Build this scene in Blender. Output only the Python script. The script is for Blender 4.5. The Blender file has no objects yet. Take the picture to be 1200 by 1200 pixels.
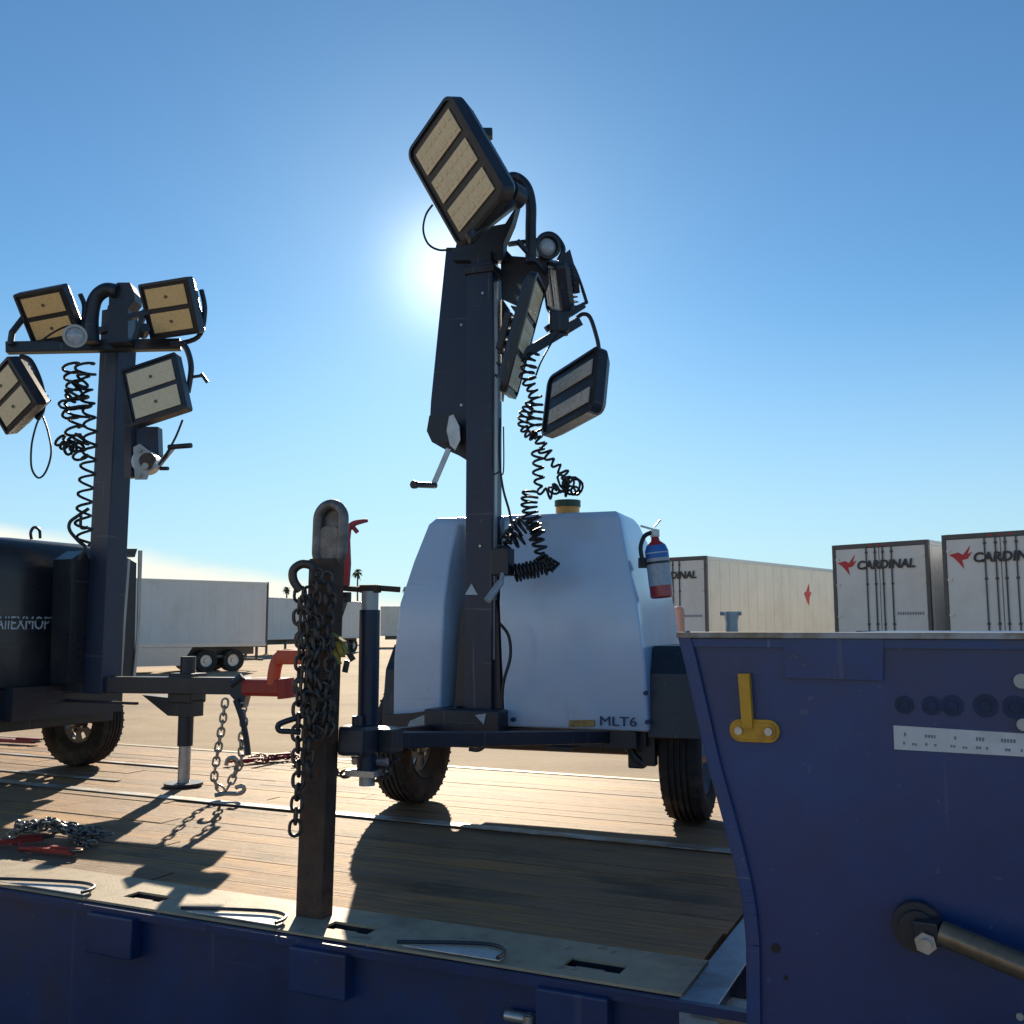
import bpy, bmesh, math, random
from mathutils import Vector, Matrix
random.seed(7)
R = math.radians
SC = bpy.context.scene
COL = SC.collection

# ---------------------------------------------------------------- camera
F = 1150.0
PITCH = math.atan(135 / F)
CAMZ = 2.0
cam = bpy.data.cameras.new('camera'); co = bpy.data.objects.new('camera', cam); COL.objects.link(co)
cam.sensor_width = 36; cam.lens = 36 * F / 1200
cam.clip_start = 0.05; cam.clip_end = 6000
co.location = (0, 0, CAMZ); co.rotation_euler = (math.pi / 2 + PITCH, 0, 0)
SC.camera = co

# ---------------------------------------------------------------- world, sun
SUN_EL, SUN_AZ = 20.6, -3.6          # azimuth from +y towards +x
w = bpy.data.worlds.new('World'); SC.world = w; w.use_nodes = True
nt = w.node_tree; nt.nodes.clear()
out = nt.nodes.new('ShaderNodeOutputWorld'); bg = nt.nodes.new('ShaderNodeBackground')
sky = nt.nodes.new('ShaderNodeTexSky'); sky.sky_type = 'NISHITA'; sky.sun_disc = False
sky.sun_elevation = R(SUN_EL); sky.sun_rotation = R(SUN_AZ)
sky.altitude = 300; sky.air_density = 1.0; sky.dust_density = 0.13; sky.ozone_density = 3.5
bg.inputs['Strength'].default_value = 0.065
def wn(t, **k):
    n = nt.nodes.new(t)
    for a, b in k.items(): setattr(n, a, b)
    return n
# low cloud bank near the horizon, mapped by direction
tc = wn('ShaderNodeTexCoord'); sep = wn('ShaderNodeSeparateXYZ')
nt.links.new(tc.outputs['Generated'], sep.inputs[0])
no = wn('ShaderNodeTexNoise'); no.inputs['Scale'].default_value = 14; no.inputs['Detail'].default_value = 5
mp = wn('ShaderNodeMapping'); mp.inputs['Scale'].default_value = (1, 1, 4)
nt.links.new(tc.outputs['Generated'], mp.inputs[0]); nt.links.new(mp.outputs[0], no.inputs['Vector'])
def wm(op, a, b, c=None):
    n = wn('ShaderNodeMath', operation=op)
    for i, v in enumerate([a, b] + ([c] if c is not None else [])):
        if isinstance(v, (int, float)): n.inputs[i].default_value = v
        else: nt.links.new(v, n.inputs[i])
    return n.outputs[0]
# upper limit of the bank falls from left to right
lim = wm('MULTIPLY_ADD', sep.outputs[0], -0.186, 0.004)
lim = wm('ADD', lim, wm('MULTIPLY_ADD', no.outputs[0], 0.020, -0.009))
diff = wm('SUBTRACT', lim, sep.outputs[2])
mr = wn('ShaderNodeMapRange'); mr.interpolation_type = 'SMOOTHSTEP'
mr.inputs['From Min'].default_value = -0.010; mr.inputs['From Max'].default_value = 0.014
mr.inputs['To Max'].default_value = 0.88
nt.links.new(diff, mr.inputs['Value'])
mix = wn('ShaderNodeMixRGB'); mix.inputs[2].default_value = (9.6, 9.2, 7.9, 1)
tint = wn('ShaderNodeMixRGB', blend_type='MULTIPLY'); tint.inputs[0].default_value = 1; tint.inputs[2].default_value = (0.69, 0.99, 1.07, 1)
nt.links.new(sky.outputs[0], tint.inputs[1])
hz = wn('ShaderNodeMapRange'); hz.interpolation_type = 'SMOOTHSTEP'
hz.inputs['From Min'].default_value = 0.34; hz.inputs['From Max'].default_value = -0.02; hz.inputs['To Max'].default_value = 0.72
nt.links.new(sep.outputs[2], hz.inputs['Value'])
hm = wn('ShaderNodeMixRGB'); hm.inputs[2].default_value = (4.9, 6.5, 7.4, 1)
nt.links.new(hz.outputs[0], hm.inputs[0]); nt.links.new(tint.outputs[0], hm.inputs[1])
nt.links.new(mr.outputs[0], mix.inputs[0]); nt.links.new(hm.outputs[0], mix.inputs[1])
# bright circumsolar haze, by angle from the sun
dotn = wn('ShaderNodeVectorMath', operation='DOT_PRODUCT'); nrm = wn('ShaderNodeVectorMath', operation='NORMALIZE')
nt.links.new(tc.outputs['Generated'], nrm.inputs[0]); nt.links.new(nrm.outputs[0], dotn.inputs[0])
dotn.inputs[1].default_value = (math.sin(R(SUN_AZ)) * math.cos(R(SUN_EL)), math.cos(R(SUN_AZ)) * math.cos(R(SUN_EL)), math.sin(R(SUN_EL)))
g1 = wm('MULTIPLY', wm('POWER', wm('MAXIMUM', dotn.outputs['Value'], 0.0), 700.0), 6.5)
g2 = wm('MULTIPLY', wm('POWER', wm('MAXIMUM', dotn.outputs['Value'], 0.0), 90.0), 0.8)
gs = wm('ADD', g1, g2)
gcol = wn('ShaderNodeVectorMath', operation='SCALE'); gcol.inputs[0].default_value = (1.0, 0.97, 0.90); nt.links.new(gs, gcol.inputs['Scale'])
addg = wn('ShaderNodeVectorMath', operation='ADD'); nt.links.new(mix.outputs[0], addg.inputs[0]); nt.links.new(gcol.outputs[0], addg.inputs[1])
nt.links.new(addg.outputs[0], bg.inputs['Color']); nt.links.new(bg.outputs[0], out.inputs['Surface'])

sl = bpy.data.lights.new('sun', 'SUN'); so = bpy.data.objects.new('sun', sl); COL.objects.link(so)
sl.energy = 5.0; sl.angle = R(0.53); sl.color = (1.0, 0.85, 0.64)
sd = Vector((math.sin(R(SUN_AZ)) * math.cos(R(SUN_EL)), math.cos(R(SUN_AZ)) * math.cos(R(SUN_EL)), math.sin(R(SUN_EL))))
so.rotation_euler = sd.to_track_quat('Z', 'Y').to_euler()
so.location = (0, 0, 30)
SC.view_settings.view_transform = 'Standard'; SC.view_settings.look = 'None'
SC.view_settings.exposure = 0.8; SC.view_settings.gamma = 1.0
SC.render.engine = 'CYCLES'
SC.cycles.max_bounces = 6

# ---------------------------------------------------------------- materials
def mat(name, col, rough=0.6, metal=0.0, var=0.15, scale=8.0, bump=0.0, bscale=60.0, dirt=None, dirt_amt=0.5,
        dscale=3.0, stretch=(1, 1, 1), coat=0.0, spec=0.5, col2=None, dlo=0.5, dhi=0.68, wear=None, wear_amt=0.6, wscale=9.0):
    m = bpy.data.materials.new(name); m.use_nodes = True
    t = m.node_tree; b = t.nodes['Principled BSDF']
    L = t.links.new
    b.inputs['Roughness'].default_value = rough; b.inputs['Metallic'].default_value = metal
    b.inputs['Specular IOR Level'].default_value = spec
    b.inputs['Coat Weight'].default_value = coat; b.inputs['Coat Roughness'].default_value = 0.15
    tc = t.nodes.new('ShaderNodeTexCoord'); mp = t.nodes.new('ShaderNodeMapping'); mp.inputs['Scale'].default_value = stretch
    L(tc.outputs['Object'], mp.inputs[0])
    n = t.nodes.new('ShaderNodeTexNoise'); n.inputs['Scale'].default_value = scale; n.inputs['Detail'].default_value = 6
    n.inputs['Roughness'].default_value = 0.6
    L(mp.outputs[0], n.inputs['Vector'])
    r = t.nodes.new('ShaderNodeValToRGB')
    c2 = col2 if col2 else [min(1, c * (1 + var)) for c in col]
    r.color_ramp.elements[0].color = (*[c * (1 - var) for c in col], 1); r.color_ramp.elements[0].position = 0.3
    r.color_ramp.elements[1].color = (*c2, 1); r.color_ramp.elements[1].position = 0.7
    L(n.outputs[0], r.inputs[0])
    cur = r.outputs[0]
    if dirt:
        n2 = t.nodes.new('ShaderNodeTexNoise'); n2.inputs['Scale'].default_value = dscale; n2.inputs['Detail'].default_value = 8
        n2.inputs['Roughness'].default_value = 0.7
        L(tc.outputs['Object'], n2.inputs['Vector'])
        mr = t.nodes.new('ShaderNodeMapRange'); mr.inputs['From Min'].default_value = dlo; mr.inputs['From Max'].default_value = dhi
        mr.inputs['To Max'].default_value = dirt_amt
        L(n2.outputs[0], mr.inputs['Value'])
        mx = t.nodes.new('ShaderNodeMixRGB'); mx.inputs[2].default_value = (*dirt, 1)
        L(mr.outputs[0], mx.inputs[0]); L(cur, mx.inputs[1]); cur = mx.outputs[0]
    if wear:     # fine scratches in two directions and small chips
        for st_, sc_, lo, hi in (((1, 1, .04), wscale * 3, .665, .70), ((.05, .05, 1), wscale * 4, .675, .71), ((1, 1, 1), wscale * 5, .70, .72)):
            mw = t.nodes.new('ShaderNodeMapping'); mw.inputs['Scale'].default_value = st_; mw.inputs['Rotation'].default_value = (.2, .35, .1)
            L(tc.outputs['Object'], mw.inputs[0])
            nw = t.nodes.new('ShaderNodeTexNoise'); nw.inputs['Scale'].default_value = sc_; nw.inputs['Detail'].default_value = 3; L(mw.outputs[0], nw.inputs['Vector'])
            rw = t.nodes.new('ShaderNodeMapRange'); rw.inputs['From Min'].default_value = lo; rw.inputs['From Max'].default_value = hi; rw.inputs['To Max'].default_value = wear_amt
            L(nw.outputs[0], rw.inputs['Value'])
            xw = t.nodes.new('ShaderNodeMixRGB'); xw.inputs[2].default_value = (*wear, 1); L(rw.outputs[0], xw.inputs[0]); L(cur, xw.inputs[1]); cur = xw.outputs[0]
    L(cur, b.inputs['Base Color'])
    mrr = t.nodes.new('ShaderNodeMapRange'); mrr.inputs['To Min'].default_value = max(0.05, rough - 0.12); mrr.inputs['To Max'].default_value = min(1, rough + 0.12)
    L(n.outputs[0], mrr.inputs['Value']); L(mrr.outputs[0], b.inputs['Roughness'])
    if bump:
        n3 = t.nodes.new('ShaderNodeTexNoise'); n3.inputs['Scale'].default_value = bscale; n3.inputs['Detail'].default_value = 4
        L(mp.outputs[0], n3.inputs['Vector'])
        bp = t.nodes.new('ShaderNodeBump'); bp.inputs['Strength'].default_value = bump; bp.inputs['Distance'].default_value = 0.01
        L(n3.outputs[0], bp.inputs['Height']); L(bp.outputs[0], b.inputs['Normal'])
    return m

M = {}
def ground_mat():
    m = bpy.data.materials.new('lot_ground'); m.use_nodes = True
    t = m.node_tree; b = t.nodes['Principled BSDF']; L = t.links.new; tc = t.nodes.new('ShaderNodeTexCoord')
    def nz(scale, st=(1, 1, 1), rot=0, det=6, ro=.6):
        mp = t.nodes.new('ShaderNodeMapping'); mp.inputs['Scale'].default_value = st; mp.inputs['Rotation'].default_value = (0, 0, rot); L(tc.outputs['Object'], mp.inputs[0])
        n = t.nodes.new('ShaderNodeTexNoise'); n.inputs['Scale'].default_value = scale; n.inputs['Detail'].default_value = det; n.inputs['Roughness'].default_value = ro; L(mp.outputs[0], n.inputs['Vector']); return n.outputs[0]
    r = t.nodes.new('ShaderNodeValToRGB'); e = r.color_ramp.elements; e[0].position = .3; e[0].color = (.28, .20, .12, 1); e[1].position = .7; e[1].color = (.43, .315, .20, 1)
    L(nz(.5, det=9, ro=.7), r.inputs[0]); cur = r.outputs[0]
    for f, c, lo, hi, am in ((nz(.10), (.20, .15, .10), .48, .64, .65), (nz(.35, (.05, 1, 1), .5), (.16, .12, .085), .56, .66, .7), (nz(.25, (.06, 1, 1), -.35), (.46, .34, .22), .55, .66, .6), (nz(9, det=3), (.12, .10, .08), .64, .70, .5), (nz(.9), (.15, .11, .08), .66, .72, .6)):
        mr = t.nodes.new('ShaderNodeMapRange'); mr.inputs['From Min'].default_value = lo; mr.inputs['From Max'].default_value = hi; mr.inputs['To Max'].default_value = am; L(f, mr.inputs['Value'])
        mx = t.nodes.new('ShaderNodeMixRGB'); mx.inputs[2].default_value = (*c, 1); L(mr.outputs[0], mx.inputs[0]); L(cur, mx.inputs[1]); cur = mx.outputs[0]
    L(cur, b.inputs['Base Color']); b.inputs['Roughness'].default_value = .9; b.inputs['Specular IOR Level'].default_value = .2
    bp = t.nodes.new('ShaderNodeBump'); bp.inputs['Strength'].default_value = .5; bp.inputs['Distance'].default_value = .03; L(nz(12, det=5), bp.inputs['Height']); L(bp.outputs[0], b.inputs['Normal'])
    return m
M['ground'] = ground_mat()
M['shaded_white'] = mat('shade_tinted_cabinet_white', (0.50, 0.63, 0.80), 0.24, wear=(.35, .40, .45), wear_amt=.35, wscale=5, var=0.04, scale=2, dirt=(0.42, 0.44, 0.46), dirt_amt=0.35, dscale=2.2, coat=0.3)  # white paint set bluer and darker, with its shade put into the colour
M['black_metal'] = mat('black_powder_coat', (0.017, 0.023, 0.036), 0.40, wear=(.11, .10, .10), wear_amt=.5, wscale=14, var=0.3, scale=6, dirt=(0.04, 0.038, 0.04), dirt_amt=0.5, dscale=5, bump=0.06, bscale=200)
M['black_body'] = mat('black_cabinet_paint', (0.020, 0.023, 0.032), 0.30, wear=(.08, .08, .09), wear_amt=.4, wscale=7, var=0.2, scale=3, dirt=(0.075, 0.068, 0.06), dirt_amt=0.5, dscale=2.5)
M['mast'] = mat('dark_blue_grey_mast', (0.020, 0.032, 0.068), 0.40, wear=(.12, .13, .15), wear_amt=.5, wscale=10, metal=0.1, var=0.25, scale=4, dirt=(0.04, 0.042, 0.055), dirt_amt=0.4, dscale=6, stretch=(1, 1, .2))
M['rubber'] = mat('tyre_rubber', (0.028, 0.026, 0.025), 0.85, var=0.25, scale=14, dirt=(0.16, 0.12, 0.085), dirt_amt=0.6, dscale=7, bump=0.15, bscale=90)
M['rim'] = mat('wheel_rim_grey', (0.16, 0.155, 0.15), 0.45, metal=0.5, var=0.2, dirt=(0.12, 0.09, 0.06), dirt_amt=0.6, dscale=9)
M['blue'] = mat('navy_trailer_paint', (0.008, 0.044, 0.172), 0.34, var=0.32, scale=1.9, wear=(.07, .10, .20), wear_amt=.55, wscale=6, dirt=(0.036, 0.034, 0.080), dirt_amt=0.75, dscale=1.6, bump=0.05, bscale=40, coat=0.1, dlo=.46, dhi=.72)
M['rail_blue'] = mat('dirty_dark_navy_rail', (0.006, 0.030, 0.115), 0.42, var=0.3, scale=2.5, wear=(.05, .07, .14), wear_amt=.5, wscale=6, dirt=(0.030, 0.028, 0.05), dirt_amt=0.8, dscale=2.4, bump=0.05, bscale=40)
M['blue_flange'] = mat('navy_flange_paint', (0.013, 0.056, 0.20), 0.36, wear=(.16, .18, .24), wscale=12, var=0.15, scale=8, dirt=(0.08, 0.07, 0.09), dirt_amt=0.6, dscale=9)
M['panel_patch'] = mat('navy_patch_plate', (0.011, 0.054, 0.21), 0.34, wear=(.07, .10, .20), var=0.1, scale=5, dirt=(0.03, 0.03, 0.06), dirt_amt=0.5, dscale=6)
M['strip'] = mat('tan_steel_edge', (0.39, 0.32, 0.225), 0.65, var=0.12, scale=16, bump=0.15, bscale=120, dirt=(0.17, 0.14, 0.11), dirt_amt=0.65, dscale=5, wear=(.12, .09, .07), wear_amt=.5, wscale=5, spec=0.3)
M['steel'] = mat('bare_steel', (0.48, 0.49, 0.50), 0.38, metal=0.8, var=0.2, scale=14, dirt=(0.25, 0.2, 0.15), dirt_amt=0.4, dscale=12)
M['galv'] = mat('galvanised_strip', (0.36, 0.37, 0.39), 0.55, metal=0.2, var=0.4, scale=9, dirt=(0.22, 0.16, 0.10), dirt_amt=0.9, dscale=5, stretch=(.3, 3, 1), dlo=.42, dhi=.54)
M['rust'] = mat('rusty_steel', (0.085, 0.055, 0.042), 0.8, metal=0.2, var=0.4, scale=18, bump=0.4, bscale=70, dirt=(0.16, 0.075, 0.04), dirt_amt=0.6, dscale=10)
M['chain'] = mat('chain_steel', (0.095, 0.082, 0.078), 0.5, metal=0.7, var=0.4, scale=30, dirt=(0.12, 0.06, 0.035), dirt_amt=0.6, dscale=30)
M['chain_bright'] = mat('bright_chain_steel', (0.34, 0.33, 0.30), 0.4, metal=0.8, var=0.3, scale=30, dirt=(0.14, 0.1, 0.06), dirt_amt=0.5, dscale=30)
M['red'] = mat('red_binder_paint', (0.36, 0.022, 0.018), 0.45, var=0.25, scale=20, dirt=(0.1, 0.03, 0.02), dirt_amt=0.6, dscale=20)
M['orange'] = mat('orange_red_paint', (0.66, 0.10, 0.035), 0.45, var=0.15, scale=20, dirt=(0.25, 0.05, 0.03), dirt_amt=0.5, dscale=18)
M['pink'] = mat('faded_red_paint', (0.42, 0.06, 0.085), 0.5, var=0.2, scale=20, dirt=(0.15, 0.04, 0.05), dirt_amt=0.5, dscale=20)
M['ext_red'] = mat('extinguisher_red', (0.42, 0.02, 0.03), 0.3, var=0.1, coat=0.4)
M['label_grey'] = mat('extinguisher_label', (0.42, 0.46, 0.50), 0.5, var=0.15, scale=40)
M['label_blue'] = mat('label_blue', (0.03, 0.16, 0.50), 0.45, var=0.1)
M['yellow'] = mat('yellow_paint', (0.66, 0.34, 0.02), 0.45, var=0.15, scale=15, dirt=(0.3, 0.12, 0.02), dirt_amt=0.8, dscale=16)
M['amber'] = mat('amber_cap_neck', (0.65, 0.32, 0.07), 0.45, var=0.1)
M['green'] = mat('dark_green_cap', (0.02, 0.07, 0.045), 0.5, var=0.2)
M['led'] = mat('yellowed_led_panel', (0.85, 0.72, 0.47), 0.45, var=0.10, scale=60, bump=0.3, bscale=90)
M['led_orange'] = mat('amber_led_panel', (0.88, 0.60, 0.27), 0.45, var=0.10, scale=50, bump=0.3, bscale=90)
M['led_grey'] = mat('grey_led_panel', (0.62, 0.60, 0.54), 0.4, var=0.2, scale=40, bump=0.2, bscale=80)
M['led_frame'] = mat('brown_grey_separator', (0.16, 0.13, 0.10), 0.55, var=0.2)
M['glass'] = mat('lamp_lens', (0.45, 0.50, 0.55), 0.12, var=0.2, scale=30, coat=0.6)
M['cable'] = mat('black_cable', (0.012, 0.012, 0.014), 0.5, var=0.2)
M['sticker'] = mat('white_sticker', (0.66, 0.67, 0.70), 0.5, var=0.08, scale=12, dirt=(0.4, 0.4, 0.42), dirt_amt=0.4, dscale=14)
M['ink'] = mat('dark_ink', (0.03, 0.035, 0.05), 0.6, var=0.1)
M['ink_grey'] = mat('grey_ink', (0.22, 0.22, 0.26), 0.6, var=0.1)
M['ink_navy'] = mat('navy_ink', (0.012, 0.03, 0.11), 0.5, var=0.1)
M['ink_white'] = mat('pale_lettering', (0.50, 0.60, 0.68), 0.5, var=0.1)
M['decal'] = mat('pale_blue_decal', (0.30, 0.40, 0.44), 0.5, var=0.25, scale=40)
M['tr_white'] = mat('white_trailer_panel', (0.72, 0.72, 0.70), 0.4, var=0.05, scale=1.2, dirt=(0.5, 0.45, 0.38), dirt_amt=0.35, dscale=0.8, stretch=(1, 1, .3))
M['tr_cream'] = mat('cream_trailer_panel', (0.74, 0.71, 0.62), 0.4, var=0.06, scale=1.2, dirt=(0.56, 0.5, 0.38), dirt_amt=0.4, dscale=0.9, stretch=(1, 1, .3))
M['tr_frame'] = mat('trailer_frame_dark', (0.10, 0.10, 0.105), 0.5, metal=0.3, var=0.2)
M['tr_alu'] = mat('trailer_aluminium', (0.52, 0.53, 0.54), 0.4, metal=0.6, var=0.1)
M['logo_red'] = mat('logo_red', (0.55, 0.03, 0.04), 0.5, var=0.05)
M['logo_black'] = mat('logo_black', (0.03, 0.03, 0.035), 0.5, var=0.05)
M['palm_leaf'] = mat('palm_leaf', (0.06, 0.085, 0.04), 0.7, var=0.3)
M['palm_trunk'] = mat('palm_trunk', (0.16, 0.12, 0.09), 0.9, var=0.2)
M['tail'] = mat('tail_lamp_lens', (0.50, 0.22, 0.16), 0.3, var=0.1)
M['plate_white'] = mat('worn_white_plate', (.62, .62, .62), .45, metal=.1, var=.15, scale=20, dirt=(.3, .28, .24), dirt_amt=.6, dscale=14)
M['chain_pile'] = mat('dull_chain_steel', (.20, .19, .175), .45, metal=.75, var=.4, scale=30, dirt=(.10, .06, .04), dirt_amt=.6, dscale=25)
M['fluting'] = mat('cabinet_recess_grey', (0.42, 0.43, 0.44), 0.5, var=0.1, dirt=(0.2, 0.18, 0.16), dirt_amt=0.5)
M['plug_white'] = mat('pale_steel_tube', (0.42, 0.43, 0.43), 0.45, metal=0.3, var=0.2)

# planks: weathered wood, grain along local x, each plank its own tone
def plank_mat():
    m = bpy.data.materials.new('weathered_deck_planks'); m.use_nodes = True
    t = m.node_tree; b = t.nodes['Principled BSDF']; L = t.links.new
    tc = t.nodes.new('ShaderNodeTexCoord'); geo = t.nodes.new('ShaderNodeNewGeometry')
    off = t.nodes.new('ShaderNodeVectorMath'); off.operation = 'MULTIPLY_ADD'
    comb = t.nodes.new('ShaderNodeCombineXYZ')
    for i in range(3): L(geo.outputs['Random Per Island'], comb.inputs[i])
    off.inputs[1].default_value = (37, 11, 5); L(comb.outputs[0], off.inputs[0]); L(tc.outputs['Object'], off.inputs[2])
    def noise(scale, st, det=6, ro=.6):
        mp = t.nodes.new('ShaderNodeMapping'); mp.inputs['Scale'].default_value = st; L(off.outputs[0], mp.inputs[0])
        n = t.nodes.new('ShaderNodeTexNoise'); n.inputs['Scale'].default_value = scale; n.inputs['Detail'].default_value = det
        n.inputs['Roughness'].default_value = ro; L(mp.outputs[0], n.inputs['Vector']); return n.outputs[0]
    grain = noise(5, (.45, 20, 1), 9, .75); big = noise(1.6, (.8, 3.0, 1)); crack = noise(4, (.22, 11, 1), 8, .7)
    r = t.nodes.new('ShaderNodeValToRGB'); e = r.color_ramp.elements
    e[0].position = .30; e[0].color = (.085, .053, .038, 1); e[1].position = .72; e[1].color = (.54, .30, .135, 1)
    e2 = e.new(.5); e2.color = (.32, .185, .095, 1)
    L(grain, r.inputs[0])
    def mixc(f, a, colr, lo, hi, amt):
        mr = t.nodes.new('ShaderNodeMapRange'); mr.inputs['From Min'].default_value = lo; mr.inputs['From Max'].default_value = hi
        mr.inputs['To Max'].default_value = amt; L(f, mr.inputs['Value'])
        mx = t.nodes.new('ShaderNodeMixRGB'); mx.inputs[2].default_value = (*colr, 1)
        L(mr.outputs[0], mx.inputs[0]); L(a, mx.inputs[1]); return mx.outputs[0]
    c = mixc(big, r.outputs[0], (.20, .145, .115), .45, .62, .7)
    c = mixc(big, c, (.52, .25, .075), .47, .28, .8)
    c = mixc(geo.outputs['Random Per Island'], c, (.17, .115, .085), .3, 1.0, .6)
    stain = noise(1.1, (1, 1.6, 1), 7, .65); c = mixc(stain, c, (.06, .048, .040), .52, .66, .75)
    c = mixc(crack, c, (.03, .022, .016), .60, .70, .9)
    L(c, b.inputs['Base Color']); b.inputs['Roughness'].default_value = .70; b.inputs['Specular IOR Level'].default_value = .28; b.inputs['Specular Tint'].default_value = (1, .72, .42, 1)
    bp = t.nodes.new('ShaderNodeBump'); bp.inputs['Strength'].default_value = .55; bp.inputs['Distance'].default_value = .012
    mth = t.nodes.new('ShaderNodeMath'); mth.operation = 'SUBTRACT'; L(grain, mth.inputs[0]); L(crack, mth.inputs[1])
    L(mth.outputs[0], bp.inputs['Height']); L(bp.outputs[0], b.inputs['Normal'])
    return m
M['plank'] = plank_mat()

# ---------------------------------------------------------------- object helpers
WM = {}     # object name -> its world matrix
def tag(o, label=None, cat=None, group=None, kind=None):
    if label: o['label'] = label
    if cat: o['category'] = cat
    if group: o['group'] = group
    if kind: o['kind'] = kind
    return o
def thing(name, loc, rz, label, cat, group=None):
    o = bpy.data.objects.new(name, None); COL.objects.link(o)
    o.location = loc; o.rotation_euler = (0, 0, rz); o.empty_display_size = .1
    WM[o.name] = Matrix.Translation(Vector(loc)) @ Matrix.Rotation(rz, 4, 'Z')
    return tag(o, label, cat, group)
def obj(name, bm, m, parent=None, space='world', smooth=False, loc=None):
    """space: 'world' (converted into the parent's frame) or 'local' (already in it)."""
    if parent is not None: P = WM[parent.name]
    elif loc is not None: P = Matrix.Translation(Vector(loc))
    else: P = Matrix.Identity(4)
    if space == 'world': bm.transform(P.inverted())
    bmesh.ops.recalc_face_normals(bm, faces=bm.faces)
    me = bpy.data.meshes.new(name); bm.to_mesh(me); bm.free()
    for x in (m if isinstance(m, (list, tuple)) else [m]): me.materials.append(x)
    if smooth:
        me.shade_smooth()
        try: me.set_sharp_from_angle(angle=R(40))
        except Exception: pass
    o = bpy.data.objects.new(name, me); COL.objects.link(o)
    WM[o.name] = P.copy()
    if parent is not None: o.parent = parent
    elif loc is not None: o.location = loc
    return o
def objs(name, bm, m, parent=None, space='world', smooth=False):
    """one object for every separate piece of the mesh"""
    left = set(bm.verts); groups = []
    while left:
        v = left.pop(); st = [v]; g = {v}
        while st:
            q = st.pop()
            for e in q.link_edges:
                o_ = e.other_vert(q)
                if o_ not in g: g.add(o_); st.append(o_)
        left -= g; groups.append(g)
    for g in groups:
        nb = bmesh.new(); mp = {v: nb.verts.new(v.co) for v in g}
        for f in {f for v in g for f in v.link_faces}: nb.faces.new([mp[v] for v in f.verts])
        obj(name, nb, m, parent, space, smooth)
    bm.free()
def NB(): return bmesh.new()
def box(bm, lo, hi, mtx=None, bev=0.0):
    vs = [bm.verts.new((x, y, z)) for x in (lo[0], hi[0]) for y in (lo[1], hi[1]) for z in (lo[2], hi[2])]
    fs = [(0, 1, 3, 2), (4, 6, 7, 5), (0, 4, 5, 1), (2, 3, 7, 6), (0, 2, 6, 4), (1, 5, 7, 3)]
    faces = [bm.faces.new([vs[i] for i in f]) for f in fs]
    if bev:
        ed = list({e for f in faces for e in f.edges})
        r = bmesh.ops.bevel(bm, geom=ed, offset=bev, segments=2, profile=.6, affect='EDGES')
        vs = list({v for f in r['faces'] for v in f.verts} | {v for v in vs if v.is_valid})
    if mtx is not None: bmesh.ops.transform(bm, matrix=mtx, verts=[v for v in vs if v.is_valid])
    return vs
def frame(e1, e2, e3, c):
    m = Matrix.Identity(4)
    for i in range(3):
        m[i][0], m[i][1], m[i][2], m[i][3] = e1[i], e2[i], e3[i], c[i]
    return m
def tube(bm, pts, r, n=8, closed=False, r2=None, caps=True):
    pts = [Vector(p) for p in pts]; N = len(pts)
    tang = []
    for i in range(N):
        a = pts[(i - 1) % N] if (closed or i > 0) else pts[0]
        b = pts[(i + 1) % N] if (closed or i < N - 1) else pts[-1]
        tang.append((b - a).normalized() if (b - a).length > 1e-9 else Vector((0, 0, 1)))
    up = tang[0].orthogonal().normalized(); rings = []
    for i in range(N):
        up = (up - tang[i] * up.dot(tang[i]))
        up = up.normalized() if up.length > 1e-6 else tang[i].orthogonal().normalized()
        sd_ = tang[i].cross(up)
        rr = r if r2 is None else r + (r2 - r) * i / (N - 1)
        rings.append([bm.verts.new(pts[i] + (up * math.cos(2 * math.pi * k / n) + sd_ * math.sin(2 * math.pi * k / n)) * rr) for k in range(n)])
    M_ = N if closed else N - 1
    for i in range(M_):
        A, B = rings[i], rings[(i + 1) % N]
        for k in range(n): bm.faces.new((A[k], A[(k + 1) % n], B[(k + 1) % n], B[k]))
    if caps and not closed:
        bm.faces.new(rings[0]); bm.faces.new(list(reversed(rings[-1])))
def bar(bm, a, b, wd, ht, up=Vector((0, 0, 1)), bev=0.0):
    """rectangular bar from a to b, wd across, ht along up"""
    a, b = Vector(a), Vector(b); d = b - a; L_ = d.length; d.normalize()
    s = d.cross(up)
    s = s.normalized() if s.length > 1e-5 else d.orthogonal().normalized()
    u = s.cross(d)
    box(bm, (0, -wd / 2, -ht / 2), (L_, wd / 2, ht / 2), frame(d, s, u, a), bev)
def smooth_path(pts, k=6, closed=False):
    pts = [Vector(p) for p in pts]; res = []; N = len(pts)
    rng = range(N) if closed else range(N - 1)
    for i in rng:
        p0 = pts[(i - 1) % N] if (closed or i > 0) else pts[0]
        p1, p2 = pts[i], pts[(i + 1) % N]
        p3 = pts[(i + 2) % N] if (closed or i < N - 2) else pts[-1]
        for j in range(k):
            t = j / k
            res.append(.5 * ((2 * p1) + (-p0 + p2) * t + (2 * p0 - 5 * p1 + 4 * p2 - p3) * t * t + (-p0 + 3 * p1 - 3 * p2 + p3) * t ** 3))
    if not closed: res.append(pts[-1])
    return res
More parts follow.
